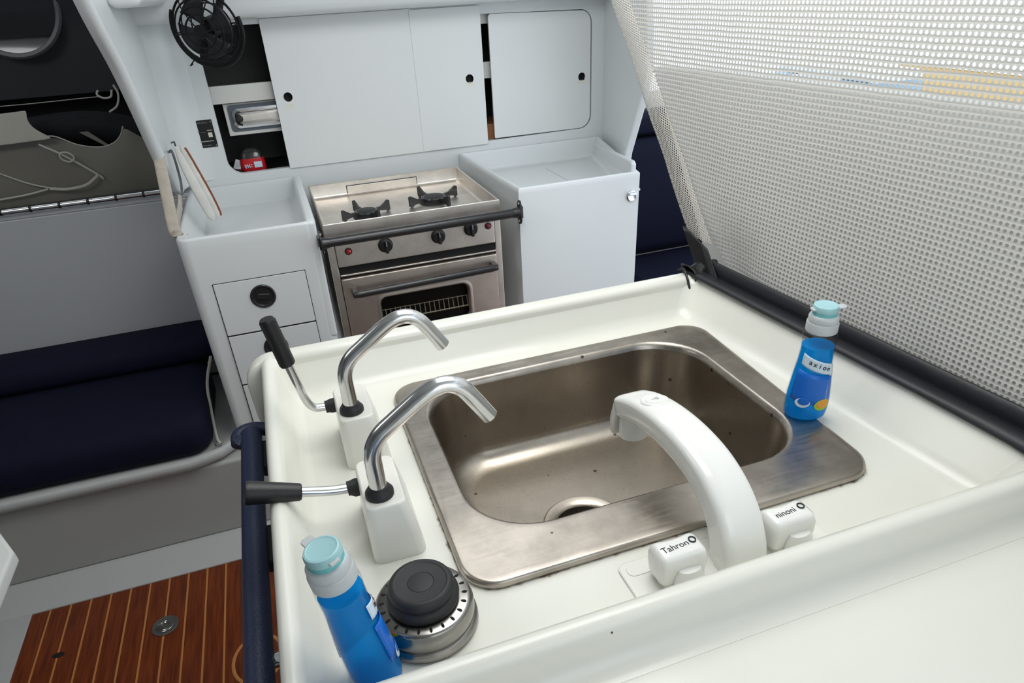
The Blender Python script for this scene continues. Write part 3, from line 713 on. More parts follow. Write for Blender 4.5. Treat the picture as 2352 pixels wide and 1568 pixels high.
scr = thing('mesh_screen', 'grey perforated vinyl screen closing the opening on the right of the sink', 'screen', (.615, -.3, .97))
def hemline(z): return .096+(z-.975)/1.10
def sheetx(y): return .614+.05*max(0, min(1.4, (.05-y)/.58))
def screen_mesh():
    g = G(); uvl = g.bm.loops.layers.uv.new('UVMap'); ny, nz = 60, 40; vs = {}
    for j in range(nz+1):
        z = .972+(1.72-.972)*j/nz; yl = hemline(z)
        for i in range(ny+1):
            y = -1.30+(yl-.062+1.30)*i/ny
            x = sheetx(y)+.006*sin(3.1*y+2*z)*min(1, (yl-y)*3)+.030*math.exp(-((y-.02)**2+(z-.985)**2)/.004)*.5
            vs[i, j] = (g.bm.verts.new((x, y, z)), y, z)
    for j in range(nz):
        for i in range(ny):
            q = [vs[i, j], vs[i+1, j], vs[i+1, j+1], vs[i, j+1]]
            f = g.bm.faces.new([a[0] for a in q])
            for l, a in zip(f.loops, q): l[uvl].uv = (a[1]+2, a[2])
    return g.build('perforated_sheet', M['screen'], scr, ang=180, weld=False)
W(scr, screen_mesh())
def hem_mesh():
    g = G(); uvl = g.bm.loops.layers.uv.new('UVMap'); w = .075; vs = {}
    zs = [1.0+.018+(1.72-1.018)*j/24 for j in range(25)]
    for j, z in enumerate(zs):
        for i, (dy, dx) in enumerate(((.002, .0), (.003, -.004), (-.014, -.007), (-.048, -.0075), (-.072, -.002))):
            vs[i, j] = (g.bm.verts.new((.612+dx+.001*sin(40*z), hemline(z)+dy*1.0+.0008*sin(70*z), z)), dy, z)
    for j in range(24):
        for i in range(4):
            q = [vs[i, j], vs[i+1, j], vs[i+1, j+1], vs[i, j+1]]; f = g.bm.faces.new([a[0] for a in q])
            for l, a in zip(f.loops, q): l[uvl].uv = (a[1]*1.2+.8*a[2]+3, a[2]*1.2+3-.5*a[1])
    return g.build('hem', M['hem'], scr, ang=180, weld=False)
W(scr, hem_mesh())
# black tape over the foot of the hem
rows = []
for j in range(9):
    z = .966+(1.026-.966)*j/8; y = hemline(max(z, .97))
    rows.append([(.6125, y+.008, z), (.603, y+.007, z+.002), (.6005, y-.026, z-.001), (.603, y-.078, z-.016)])
strip('hem_tape', rows, M['tape'], scr, .0015)
# ================================================================== GALLEY RUN ON THE FAR SIDE
YF = .874
# ---- drawer unit with tray top
du = thing('drawer_unit', 'white drawer cabinet left of the stove with a sunken tray top', 'cabinet', (-.21, 1.1, .33))
def tray_top():
    g = G(); n = 6
    def ring(a, z, r): return rrect(-.372+a, -.030-a, YF+a, YB-.002-(a if a > 0 else 0)*.2, r, z, n)
    R = [ring(.004, .33, .02), ring(0, .90, .03), ring(0, .926, .03), ring(.003, .9315, .03), ring(.008, .933, .028), ring(.014, .9315, .026), ring(.018, .926, .024), ring(.034, .880, .03), ring(.046, .868, .03)]
    g.loft(R, True, True); return g.build('carcass', M['white'], du, ang=50, wn=True)
W(du, tray_top())
# divider between tray and stove
W(du, G().prism([Vector((-.056, y, z)) for y, z in ((YF+.002, .60), (YF+.002, .930), (YF+.02, .938), (1.36, .945), (1.39, .935), (1.405, .90), (1.405, .60))], (.024, 0, 0)).build('divider', M['white'], du, bevel=.007, seg=4))
for i, (z0, z1) in enumerate(((.660, .807), (.508, .6565), (.355, .5045))):
    d = G().box((-.3155, YF-.0012, z0), (-.0835, YF+.012, z1)).build('drawer', M['white'], du, bevel=.0015); W(du, d)
    # thin dark strips painted in for the shadow around each drawer front
    gp = G()
    e = .0016
    for a, b in (((-.3155-e, z0-e), (-.3155, z1+e)), ((-.0835, z0-e), (-.0835+e, z1+e)), ((-.3155-e, z1), (-.0835+e, z1+e)), ((-.3155-e, z0-e), (-.0835+e, z0))):
        gp.box((a[0], YF-.0004, a[1]), (b[0], YF+.004, b[1]))
    gp.build('drawer_shade_strip', M['hole'], d)
    c = (-.202, (z0+z1)/2+.0225)
    mt = Matrix.Rotation(radians(90), 4, 'X')
    if i < 2:
        h = G().lathe([(.0325, .0), (.0325, .003), (.0300, .0045), (.0265, .0038), (.0245, .0012), (.001, .0010)], (c[0], YF-.0008, c[1]), 40, mtx=mt).build('finger_pull', M['blackgloss'], d)
        G().prism([Vector((c[0]+x, YF-.0005, c[1]+z)) for x, z in ((-.017, -.006), (.012, -.010), (.018, .004), (-.012, .009))], (0, -.0045, 0)).build('latch_tongue', M['blackgloss'], h, bevel=.0015)
for x, z in ((-.357, 1.0), (-.357, 1.0)): pass
hk = G()
for y, z in ((.955, .906), (.975, .915)): hk.tube([(-.3535, y, z), (-.3505, y, z)], .0035, 12)
W(du, hk.build('screw_hole', M['hole'], du))
# ---- cool box
cb = thing('cool_box', 'white top loading cool box right of the stove with hatch lines', 'cabinet', (.73, 1.1, .33))
def cool():
    g = G(); n = 5
    def q(a, z, b=0):   # footprint is slightly wider towards the hull
        pts = [(.530+a, YF+a), (.912-a, YF+a), (1.035-a, YB-.002-b-a*.4), (.503+a, YB-.002-b-a*.4)]
        return [Vector((x, y, z)) for x, y in pts]
    R = [q(.004, .0355), q(0, .925), q(0, .936), q(.004, .9405), q(.012, .940), q(.017, .934), q(.026, .885), q(.034, .873), q(.045, .870)]
    g.loft(R, True, True); return g.build('carcass', M['white'], cb, bevel=.0, ang=50, wn=True)
W(cb, cool())
W(cb, G().prism([Vector(p) for p in ((.905, YF+.012, .93), (1.028, YB-.01, .86), (1.032, YB-.01, .922), (1.0, 1.30, .931), (.912, .905, .966), (.905, .885, .962))], (-.016, .003, 0)).build('end_fiddle', M['white'], cb, bevel=.005, seg=3))
# hatch lids flush in the top
for i, (a, b, lab) in enumerate((((.600, .945), (.780, 1.345), 0), ((.786, .945), (.960, 1.345), 1))):
    x0, x1 = (.585, .790) if i == 0 else (.793, .945)
    W(cb, G().hexa([(x0, .925, .868), (x1, .925, .868), (x1+(.0 if i == 0 else .04), 1.335, .868), (x0, 1.335, .868), (x0, .925, .8735), (x1, .925, .8735), (x1+(.0 if i == 0 else .04), 1.335, .8735), (x0, 1.335, .8735)]).build('hatch_lid', M['white'], cb, bevel=.0012))
lt = G().lathe([(.0165, 0), (.0165, .004), (.0135, .0065), (.010, .004), (.001, .002)], (.886, YF-.0005, .872), 32, mtx=Matrix.Rotation(radians(90), 4, 'X')).build('latch', M['chrome'], cb); W(cb, lt)
W(cb, G().box((.873, YF-.016, .876), (.899, YF-.002, .884)).build('latch_tongue', M['chrome'], cb, bevel=.002))
# ---- settee base continuing under the run
sb = G(); sb.box((-2.59, .85, .03), (-.30, 1.355, .285))
tb = thing('settee', 'dark navy settee on a shade-greyed moulded base along the left side', 'settee', (-1.2, 1.05, 0))
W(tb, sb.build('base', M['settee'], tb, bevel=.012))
g = G(); g.loft([[Vector(p) for p in r] for r in (
    [(-2.59, .842, .285), (-.50, .842, .285), (-.43, .865, .285), (-.36, .93, .285), (-.36, 1.355, .285), (-2.59, 1.355, .285)],
    [(-2.59, .826, .300), (-.50, .826, .300), (-.42, .855, .300), (-.345, .925, .300), (-.345, 1.355, .300), (-2.59, 1.355, .300)],
    [(-2.59, .826, .318), (-.50, .826, .318), (-.42, .855, .318), (-.345, .925, .318), (-.345, 1.355, .318), (-2.59, 1.355, .318)],
    [(-2.59, .838, .327), (-.50, .838, .327), (-.42, .867, .327), (-.35, .935, .327), (-.35, 1.355, .327), (-2.59, 1.355, .327)],
    [(-2.59, .858, .318), (-.50, .858, .318), (-.435, .880, .318), (-.365, .945, .318), (-.365, 1.355, .318), (-2.59, 1.355, .318)])])
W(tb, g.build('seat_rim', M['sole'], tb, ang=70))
def cushion(name, x0, x1, rows, m, par, nx=24, rx=.06):
    """rows: closed profile in y,z; rounded off at the x1 end"""
    g = G(); rings = []
    cy = sum(p[0] for p in rows)/len(rows); cz = sum(p[1] for p in rows)/len(rows)
    xs = [x0]+[x0+(x1-rx-x0)*k/nx for k in range(1, nx+1)]+[x1-rx+rx*sin(radians(a)) for a in (20, 40, 55, 70, 82, 90)]
    for x in xs:
        s = 1.
        if x > x1-rx: s = .60+.40*math.sqrt(max(0, 1-((x-x1+rx)/rx)**2))
        puff = 1+.012*sin(x*9)
        rings.append([Vector((x, cy+(y-cy)*s*puff, cz+(z-cz)*s)) for y, z in rows])
    g.loft(rings); return g.build(name, m, par, ang=80)
sc = cushion('seat_cushion', -2.5, -.435, [(.862, .325), (.850, .345), (.850, .385), (.862, .42), (.90, .440), (1.0, .452), (1.15, .455), (1.27, .445), (1.27, .325)], M['navy'], tb); W(tb, sc)
bc = cushion('back_cushion', -2.5, -.40, [(1.21, .44), (1.19, .475), (1.205, .515), (1.24, .533), (1.30, .536), (1.345, .532), (1.345, .43)], M['navy'], tb); W(tb, bc)
# lacing cord down the cushion end
cp = smooth_path([(-.395, 1.02, .545), (-.424, 1.0, .47), (-.431, .97, .40), (-.428, .90, .345), (-.420, .880, .330)], 6)
o = G().tube(cp, .0042, 8).build('lacing_cord', M['cord'], tb); W(tb, o)
W(tb, G().tube([(-.425+.009*cos(radians(a)), .875+.006*sin(radians(a)), .331) for a in range(0, 360, 30)], .0022, 6, closed=True).build('eyelet', M['chrome'], tb))
# ---- table corner at the very left
tt = thing('saloon_table', 'pale table corner poking in at the left edge of the photo', 'table', (-1.0, -.1, 0))
tp_ = [(-1.6, .30), (-.75, .30), (-.662, .165), (-.622, .095), (-.622, -.40), (-1.6, -.40)]
W(tt, G().prism([Vector((x, y, .675)) for x, y in tp_], (0, 0, .026)).build('table_top', M['tabletop'], tt, bevel=.006))
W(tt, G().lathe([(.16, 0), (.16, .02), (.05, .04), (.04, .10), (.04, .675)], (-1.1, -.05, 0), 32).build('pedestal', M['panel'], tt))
struct(G().tube([(-.405+.060*cos(radians(a)), .36+.075*sin(radians(a)), .0004) for a in range(0, 360, 8)], .0042, 8, closed=True, flat=.15, up=(1, 0, 0)).build('trim_8', mat('holly_inlay', (.46, .19, .055), .35)))
# floor drain plate in the teak and a dark knot hole
fd = thing('floor_drain', 'round grey drain plate let into the wooden floor', 'drain cover', (-.641, .562, 0))
G().lathe([(.034, 0.0), (.034, .002), (.031, .003), (.029, .0018), (.001, .0018)], seg=36).build('plate', mat('drain_grey', (.11, .11, .10), .5, metal=.4, var=.3, vscale=60), fd)
for a in range(3):
    G().tube([(.017*cos(radians(t))*(.6+.3*a), .017*sin(radians(t))*(.6+.3*a), .0022) for t in range(20+60*a, 250+60*a, 20)], .0015, 6).build('raised_mark', M['strainer'], fd)
fk = G().lathe([(.012, .0), (.012, .0012)], seg=20, sx=1.2, sy=.7).build('floor_plug', M['hole']); fk.location = (-.90, .565, .0)
tag(fk, 'dark plug hole in the wooden floor left of the drain plate', 'floor plug')
# ---- stove
stv = thing('galley_stove', 'stainless steel two burner galley stove with oven between the white cabinets', 'stove', (.23, 1.1, .40))
SX0, SX1, SY0, SY1 = -.014, .480, .900, 1.352
g = G(); g.box((SX0+.004, SY0+.012, .40), (SX1-.004, SY1, .868)); W(stv, g.build('body', M['stove'], stv, bevel=.003))
# side pillars framing the front
for x in (SX0, SX1-.020):
    W(stv, G().box((x, SY0-.002, .40), (x+.020, SY0+.02, .874)).build('side_pillar', M['stove'], stv, bevel=.003))
# hob tray: thin sheet walls
def hob():
    g = G()
    def r(i, z): return [Vector((SX0+i, SY0-.004+i, z)), Vector((SX1-i, SY0-.004+i, z)), Vector((SX1-i, SY1-i, z)), Vector((SX0+i, SY1-i, z))]
    g.loft([r(0, .866), r(0, .910), r(.002, .912), r(.005, .910), r(.006, .876), r(.014, .868), r(.030, .867)], False, True)
    return g.build('hob_tray', M['stove'], stv, ang=50, wn=True)
ht = hob(); W(stv, ht)
W(stv, G().box((.105, SY1-.010, .874), (.335, SY1-.006, .897)).build('hob_back_plate', M['stove'], stv, bevel=.0012))
gp = G()
for a, b in (((.1035, .8735), (.1050, .8985)), ((.335, .8735), (.3365, .8985)), ((.1035, .8970), (.3365, .8985))): gp.box((a[0], SY1-.0088, a[1]), (b[0], SY1-.0070, b[1]))
W(stv, gp.build('back_plate_gap', M['hole'], stv))
W(stv, G().box((SX0+.022, SY0+.000, .862), (SX1-.022, SY0+.035, .866)).build('front_ledge', M['stove'], stv))
for (bx, by, s) in ((.125, 1.075, 1.0), (.340, 1.125, 1.12)):
    bn = G().lathe([(.040*s, .867), (.040*s, .871), (.030*s, .875), (.030*s, .884), (.024*s, .888), (.001, .889)], (bx, by, 0), 32).build('burner', M['rubber'], stv); W(stv, bn)
    G().lathe([(.046*s, .8672), (.050*s, .8690), (.060*s, .8672)], (bx, by, 0), 36, cap0=False, cap1=False).build('burner_ring', M['stove'], bn)
    ps = G()
    for k in range(4):
        a = radians(20+90*k); d = Vector((cos(a), sin(a), 0)); s_ = Vector((-sin(a), cos(a), 0)); c = Vector((bx, by, 0)); w = .0035
        pr = [(.018, .884), (.050, .888), (.072, .902), (.078, .900), (.078, .872), (.071, .868), (.063, .874), (.035, .878)]
        ps.prism([c+d*(p*s)+s_*-w+Vector((0, 0, z)) for p, z in pr], s_*2*w)
    ps.tube([(bx+.030*s*cos(radians(a)), by+.030*s*sin(radians(a)), .883) for a in range(0, 360, 20)], .004, 8, closed=True)
    W(stv, ps.build('pot_support', M['blackgloss'], stv))
# control panel and knobs
cp_ = G().box((SX0+.021, SY0-.006, .790), (SX1-.021, SY0+.012, .862)).build('control_panel', M['stove'], stv, bevel=.003); W(stv, cp_)
R90 = Matrix.Rotation(radians(90), 4, 'X')
for x, z in ((.142, .834), (.292, .836), (.388, .843)):
    k = G().lathe([(.0205, .0), (.0205, .003), (.0175, .0045), (.0165, .015), (.0150, .017), (.001, .017)], (x, SY0-.006, z), 28, mtx=R90).build('control_knob', M['black'], stv); W(stv, k)
    G().box((x-.0045, SY0-.030, z-.0175), (x+.0045, SY0-.0215, z+.0175)).build('knob_grip', M['black'], k, bevel=.002)
    G().box((x-.0008, SY0-.0308, z+.003), (x+.0008, SY0-.0298, z+.0165)).build('pointer_line', M['labelwhite'], k)
for x, z, m, lab in ((.040, .833, 'redlens', 'bright red indicator button'), (.440, .843, 'plumlens', 'dark plum indicator button')):
    b_ = G().lathe([(.0105, 0), (.0105, .002), (.0085, .003)], (x, SY0-.006, z), 8, mtx=R90).build('indicator_button', M['black'], stv); b_['label'] = lab; W(stv, b_)
    G().lathe([(.0070, .002), (.0066, .0055), (.0040, .0075), (.001, .008)], (x, SY0-.006, z), 20, mtx=R90).build('lens', M[m], b_)
W(stv, G().box((SX0+.021, SY0+.001, .752), (SX1-.021, SY0+.013, .790)).build('vent_slot', M['hole'], stv))
W(stv, G().box((SX0+.021, SY0-.008, .764), (SX1-.021, SY0+.002, .7685)).build('trim_strip', M['stove'], stv, bevel=.0015))
# oven door with a rounded window
def oven_door():
    x0, x1, z0, z1 = SX0+.021, SX1-.021, .410, .758; n = 6; y = SY0-.014
    wx0, wx1, wz0, wz1 = .104, .364, .575, .684
    inn = lambda i, yy, r: [Vector((p.x, yy, p.y)) for p in rrect(wx0+i, wx1-i, wz0+i, wz1-i, r, 0, n)]
    out = lambda i, yy: [Vector((p.x, yy, p.y)) for p in rrect(x0+i, x1-i, z0+i, z1-i, .006, 0, n)]
    g = G(); g.loft([out(0, SY0+.010), out(0, y+.003), out(.003, y), inn(-.014, y, .030), inn(-.011, y-.002, .028), inn(-.005, y-.002, .024), inn(0, y+.006, .02), inn(.001, y+.014, .02)], False, False)
    d = g.build('oven_door', M['stovedoor'], stv, ang=50, wn=True); W(stv, d)
    G().loft([inn(.0005, y+.013, .02), inn(.0005, y+.011, .02)]).build('window_glass', M['windowglass'], d)
    bk = G(); bk.box((wx0-.02, y+.0245, wz0-.02), (wx1+.02, y+.0255, wz1+.02)); bk.build('oven_interior', mat('oven_enamel', (.010, .010, .009), .4), d)
    rk = G()
    for k in range(18): rk.tube([(wx0+.012+k*.0145, y+.0165, .604), (wx0+.012+k*.0145, y+.0240, .640)], .0011, 6)
    rk.tube([(wx0-.01, y+.0165, .606), (wx1+.01, y+.0165, .608)], .0020, 6)
    rk.tube([(wx0-.01, y+.0225, .638), (wx1+.01, y+.0225, .638)], .0012, 6)
    rk.build('oven_rack', mat('rack_wire', (.80, .77, .70), .3), d)
    # handle
    hy = y-.030
    h = G().tube([(.030, hy, .720), (.034, hy, .720), (.050, hy, .7205), (.430, hy, .7285), (.446, hy, .729), (.450, hy, .729)], [.0085, .0092, .0106, .0106, .0092, .0085], 18).build('door_handle', M['blackgloss'], d)
    for x, z in ((.036, .720), (.444, .729)):
        G().box((x-.008, hy-.003, z-.007), (x+.008, y+.001, z+.009)).build('handle_post', M['blackgloss'], h, bevel=.003)
M['windowglass'] = clear_mat('smoked_glass', (.02, .02, .02), rough=.06, tcol=(.80, .78, .74), mixw=.03)
oven_door()
# ---- crash bar across the stove
br = thing('crash_bar', 'black steel crash bar running across the front of the stove', 'rail', (.25, .852, .88))
W(br, G().tube([(-.030, .850, .8785), (.512, .850, .8815)], .0125, 20).build('tube', M['blackgloss'], br))
for x, z, s in ((-.030, .8785, 1), (.525, .8815, -1)):
    fl_ = G().loft([[Vector((x+dx, .850+.016*cos(radians(a)), z+.034*math.copysign(abs(sin(radians(a)))**.8, sin(radians(a))))) for a in range(0, 360, 15)] for dx in (0, s*.0045)]).build('end_flange', M['blackgloss'], br); W(br, fl_)
    G().tube([(x, .850, z), (x+s*.010, .850, z), (x+s*.022, .850, z+.0001*s)], [.0155, .0150, .0135], 20).build('socket', M['blackgloss'], fl_)
    for dz in (-.024, .024): G().lathe([(.0042, 0), (.0036, .0015), (.001, .002)], (x+s*.0045, .850, z+dz), 12, mtx=Matrix.Rotation(radians(90*s), 4, 'Y')).build('screw', M['chrome'], fl_)
# back mounting tabs so that the bar is carried by cabinets on both sides
W(br, G().box((.526, .846, .865), (.532, .880, .898)).build('mounting_tab', M['blackgloss'], br, bevel=.001))
W(br, G().box((-.034, .846, .862), (-.030, .880, .895)).build('mounting_tab', M['blackgloss'], br, bevel=.001))

# ---- sliding doors of the upper lockers
def door_panel(name, label, x0, x1, z0, z1, y0, y1, hole, sticker, rs=(.004, .004, .004, .004), lift=0.):
    """rs: corner radii tr, tl, bl, br; a round finger hole is cut through the panel"""
    t = thing(name, label, 'cabinet door', ((x0+x1)/2, y0, z0))
    pts = []
    for (cx, cz, a0, r) in ((x1-rs[0], z1-rs[0], 0, rs[0]), (x0+rs[1], z1-rs[1], 90, rs[1]), (x0+rs[2], z0+rs[2], 180, rs[2]), (x1-rs[3], z0+rs[3], 270, rs[3])):
        for k in range(9): a = radians(a0+90*k/8); pts.append((cx+r*cos(a), cz+r*sin(a)))
    dense = []
    for p, q in zip(pts, pts[1:]+pts[:1]):
        m_ = max(1, int(math.hypot(p[0]-q[0], p[1]-q[1])/.02)); dense += [(p[0]+(q[0]-p[0])*k/m_, p[1]+(q[1]-p[1])*k/m_) for k in range(m_)]
    pts = [(p[0], p[1]+(lift*(x1-p[0])/(x1-x0) if p[1] > (z0+z1)/2 else 0)) for p in dense]
    hx, hz = hole; hr = .0125
    # ring of the hole follows the outline by angle so both loops match
    g = G(); outer = lambda y, i=0.: [Vector((p[0]-(p[0]-(x0+x1)/2)*i, y, p[1]-(p[1]-(z0+z1)/2)*i)) for p in pts]
    hol = lambda y: [Vector((hx+hr*cos(math.atan2(p[1]-hz, p[0]-hx)), y, hz+hr*sin(math.atan2(p[1]-hz, p[0]-hx)))) for p in pts]
    g.loft([outer(y1), outer(y0+.0012), outer(y0, .004), hol(y0), hol(y1)], False, False); g.loft([hol(y1), outer(y1)], False, False)
    p = g.build('panel', M['door'], t, ang=50, wn=True); W(t, p)
    W(t, G().lathe([(.0132, 0), (.0132, .0008), (.0122, .0010), (.0122, -.010), (.001, -.012)], (hx, y0+.0002, hz), 28, mtx=R90, cap0=False).build('finger_hole', M['hole'], t))
    sx, sz = sticker
    W(t, G().box((sx-.013, y0-.0006, sz-.006), (sx+.013, y0+.0002, sz+.006)).build('sticker', M['tapestick'], t))
    return t
door_panel('sliding_door', 'wide left white sliding locker door with a finger hole at its left edge', -.0555, .392, .961, 1.382, 1.4035, 1.409, (-.017, 1.170), (-.018, 1.144))
door_panel('sliding_door', 'narrow middle white sliding locker door with a finger hole at its right edge', .384, .612, .962, 1.379, 1.4020, 1.4033, (.562, 1.172), (.563, 1.156))
door_panel('sliding_door', 'right white locker door with rounded right corners framed by the wall',   .640, 1.001, .975, 1.3440, 1.4120, 1.4185, (.968, 1.143), (.966, 1.127), (.036, .012, .004, .042), .0095)
# ---- things inside the open locker
ls = thing('locker_shelf', 'white fiddle fronted shelf inside the open locker behind the fan', 'shelf', (-.1, 1.5, 1.17))
W(ls, G().box((-.357, 1.436, 1.164), (1.05, 1.448, 1.214)).build('fiddle', M['shelfwhite'], ls, bevel=.002))
W(ls, G().box((-.357, 1.448, 1.166), (1.05, 1.66, 1.176)).build('shelf_board', M['shelfwhite'], ls))
W(ls, G().box((.42, 1.434, 1.325), (1.05, 1.446, 1.383)).build('header_board', M['shelfwhite'], ls, bevel=.002))
rd = thing('stereo_panel', 'white panel with chrome framed slot under the locker shelf', 'stereo', (-.1, 1.46, 1.07))
W(rd, G().box((-.212, 1.457, 1.068), (.10, 1.475, 1.160)).build('mounting_panel', M['shelfwhite'], rd, bevel=.002))
W(rd, G().box((-.212, 1.475, 1.066), (.10, 1.60, 1.1635)).build('casing', M['shelfwhite'], rd))
def slot():
    fr = lambda i, y, r: [Vector((p.x, y, p.y)) for p in rrect(-.195+i, .06-i, 1.085+i, 1.150-i, r, 0, 6)]
    b = G().loft([fr(-.006, 1.4572, .010), fr(-.006, 1.4545, .010), fr(0, 1.4540, .012)], True, True).build('bezel', mat('grey_bezel', (.10, .12, .15), .4), rd); W(rd, b)
    f2 = G().loft([fr(.004, 1.4545, .018), fr(.004, 1.4480, .018), fr(.011, 1.4465, .016), fr(.014, 1.4500, .014), fr(.017, 1.4530, .012)], True, True).build('chrome_frame', M['chrome'], b)
    G().box((-.168, 1.4440, 1.108), (.03, 1.4530, 1.128)).build('slot_cover', M['stove'], f2, bevel=.002)
    G().lathe([(.011, 0), (.011, .006), (.008, .009), (.001, .010)], (-.172, 1.450, 1.117), 20, mtx=R90).build('knob', M['rubber'], f2)
slot()
pk = thing('food_packet', 'small red food packet with dark clear top lying in the open locker', 'packet', (-.165, 1.475, .953))
pr = lambda z, w, d: [Vector((w*math.copysign(abs(cos(a))**.5, cos(a)), d*math.copysign(abs(sin(a))**.7, sin(a)), z)) for a in [2*pi*k/28 for k in range(28)]]
G().loft([pr(0, .036, .026), pr(.010, .040, .030), pr(.034, .039, .030), pr(.044, .036, .028)]).build('wrapper', M['red'], pk, ang=70)
G().loft([pr(.044, .0355, .0275), pr(.058, .033, .024), pr(.068, .024, .017), pr(.073, .010, .008)]).build('clear_top', M['smoked'] if 'smoked' in M else mat('smoked_film', (.03, .03, .03), .15, coat=.6), pk)
G().box((.004, -.0312, .016), (.028, -.0290, .034)).build('price_label', M['labelwhite'], pk)
g = G()
for x0, z0, x1, z1 in ((-.026, .020, -.020, .022), (-.026, .024, -.018, .026), (-.023, .016, -.021, .029), (-.017, .018, -.015, .028), (-.015, .022, -.009, .024), (-.011, .017, -.009, .029), (-.007, .019, -.003, .021), (-.007, .025, -.002, .027)): g.box((x0, -.0318, z0), (x1, -.0285, z1))
g.build('white_print', M['labelwhite'], pk)
cr = G().loft([[Vector((x+.5*z*0, y, z)) for x, y in ((-.02, -.01), (.02, -.012), (.018, .012), (-.018, .01))] for z in (0, .03)])
fo = cr.build('foil_pouch', M['chrome']); fo.location = (-.222, 1.472, .953); fo.rotation_euler = (0, radians(28), radians(15)); fo.location = (-.212, 1.472, .9625)
tag(fo, 'crumpled silver foil pouch left of the red packet in the locker', 'pouch')
wk = thing('wicker_basket', 'brown wicker basket glimpsed through the gap between locker doors', 'basket', (.66, 1.52, .953))
G().lathe([(.070, 0), (.075, .006)]+[(.076+.002*(k % 2), .006+.006*k) for k in range(1, 10)]+[(.074, .064), (.066, .062)], seg=40).build('weave', M['wicker'], wk)
# ---- placard on the locker wall
pc = thing('placard', 'black printed placard on the white wall left of the open locker', 'placard', (-.289, YB, 1.09))
G().box((-.0385, -.0022, -.0395), (.0385, -.0002, .0390)).build('plate', M['plate'], pc, bevel=.0006)
def bars(name, m, rects, y=-.0026):
    g = G()
    for x0, z0, x1, z1 in rects: g.box((x0, y, z0), (x1, -.0020, z1))
    return g.build(name, m, pc)
def glyph_row(name, x0, x1, z, h, m, seed):
    # worn print too small to read: uneven little strokes
    rnd = random.Random(seed); x = x0; rects = []
    while x < x1:
        w = rnd.uniform(.0008, .0018); k = rnd.choice((0, 1, 2))
        if k == 0: rects.append((x, z-h/2, x+.0006, z+h/2)); rects.append((x, z+h/2-.0006, x+w, z+h/2))
        elif k == 1: rects.append((x, z-h/2, x+w, z-h/2+.0006)); rects.append((x+w-.0006, z-h/2, x+w, z+h/2))
        else: rects.append((x+w/2-.0003, z-h/2, x+w/2+.0003, z+h/2)); rects.append((x, z-.0003, x+w, z+.0003))
        x += w+rnd.choice((.0006, .0006, .0007, .0016))
    return bars(name, m, rects)
glyph_row('heading', -.022, .024, .0315, .0042, M['greyink'], 3)
bars('rule_line', M['greyink'], [(-.0275, -.0225, .031, -.0200)])
bars('small_print', mat('dim_print', (.12, .12, .12), .6), [(-.031, .010, -.016, .0112), (-.029, .0065, -.013, .0078), (-.011, .0070, -.002, .0078), (.000, .0040, .013, .0055), (-.024, .0025, -.012, .0034), (-.028, -.004, -.022, -.003), (-.0265, -.010, -.025, -.004)])
glyph_row('maker_line', -.013, .021, -.0335, .0034, M['greyink'], 8)
bars('sticker', M['cream'], [(.0195, -.0105, .0310, .0030)], -.0030); bars('sticker_line', M['cream'], [(.0185, .0085, .0325, .0100)])
for x, z in ((-.034, .0335), (.0345, .0335), (-.034, -.0345), (.0345, -.0345)):
    G().lathe([(.0024, 0), (.0020, .0012)], (x, -.0022, z), 10, mtx=R90).build('screw', M['chrome'], pc)
ch = G().lathe([(.006, 0), (.006, .003), (.003, .006), (.001, .006)], (0, 0, 0), 16, mtx=R90).build('wall_stud', M['chrome']); ch.location = (-.277, 1.2905, 1.445)
tag(ch, 'tiny chrome stud on the white beam left of the fan', 'stud')

# ---- cabin fan in front of the locker
fan = thing('cabin_fan', 'black cage fan on a bracket at the top left of the locker wall', 'fan', (-.190, 1.20, 1.372), rot=(radians(8), radians(10), radians(-22)))
cage = G(); R0 = .086
for r, y in ((R0, 0), (.072, -.020), (.056, -.030), (.038, -.036)): cage.tube([(r*cos(radians(a)), y, r*sin(radians(a))) for a in range(0, 360, 8)], .0030 if r > .08 else .0024, 8, closed=True)
for r, y in ((.074, .022), (.054, .034)): cage.tube([(r*cos(radians(a)), y, r*sin(radians(a))) for a in range(0, 360, 8)], .0019, 8, closed=True)
for k in range(6):
    a = radians(60*k+15); pth = smooth_path([(R0*cos(a), 0, R0*sin(a)), (.072*cos(a), -.020, .072*sin(a)), (.038*cos(a), -.036, .038*sin(a)), (.014*cos(a), -.038, .014*sin(a))], 4); cage.tube(pth, .0017, 6)
    pth = smooth_path([(R0*cos(a), 0, R0*sin(a)), (.074*cos(a), .022, .074*sin(a)), (.030*cos(a), .040, .030*sin(a))], 4); cage.tube(pth, .0017, 6)
cg = cage.build('cage', M['fanblack'], fan)
G().lathe([(.017, 0), (.017, .004), (.012, .006), (.001, .006)], (0, -.036, 0), 24, mtx=R90).build('badge', M['fanblack'], cg)
G().lathe([(.020, -.012), (.024, .0), (.024, .030), (.020, .042), (.001, .044)], (0, .048, 0), 28, mtx=R90).build('motor', M['fanblack'], fan)
bl_ = G()
for k in range(4):
    a0 = radians(90*k+30); rows = []
    for i in range(7):
        r = .012+.058*i/6; row = []
        for j in range(5):
            w = radians(-24-12*i/6+(48+24*i/6)*j/4); row.append(Vector((r*cos(a0+w), .006*math.tan(w)-.004, r*sin(a0+w))))
        rows.append(row)
    bl_.loft(rows, False, False, closed=False)
bo = bl_.build('blades', mat('smoky_blade', (.015, .015, .017), .4), fan); sm = bo.modifiers.new('t', 'SOLIDIFY'); sm.thickness = .0015
G().prism([Vector((x, y, z)) for x, y, z in ((-.012, .03, -.055), (.012, .03, -.055), (.012, .05, -.03), (-.012, .05, -.03))], (0, .012, .004)).build('bracket_arm', M['fanblack'], fan)
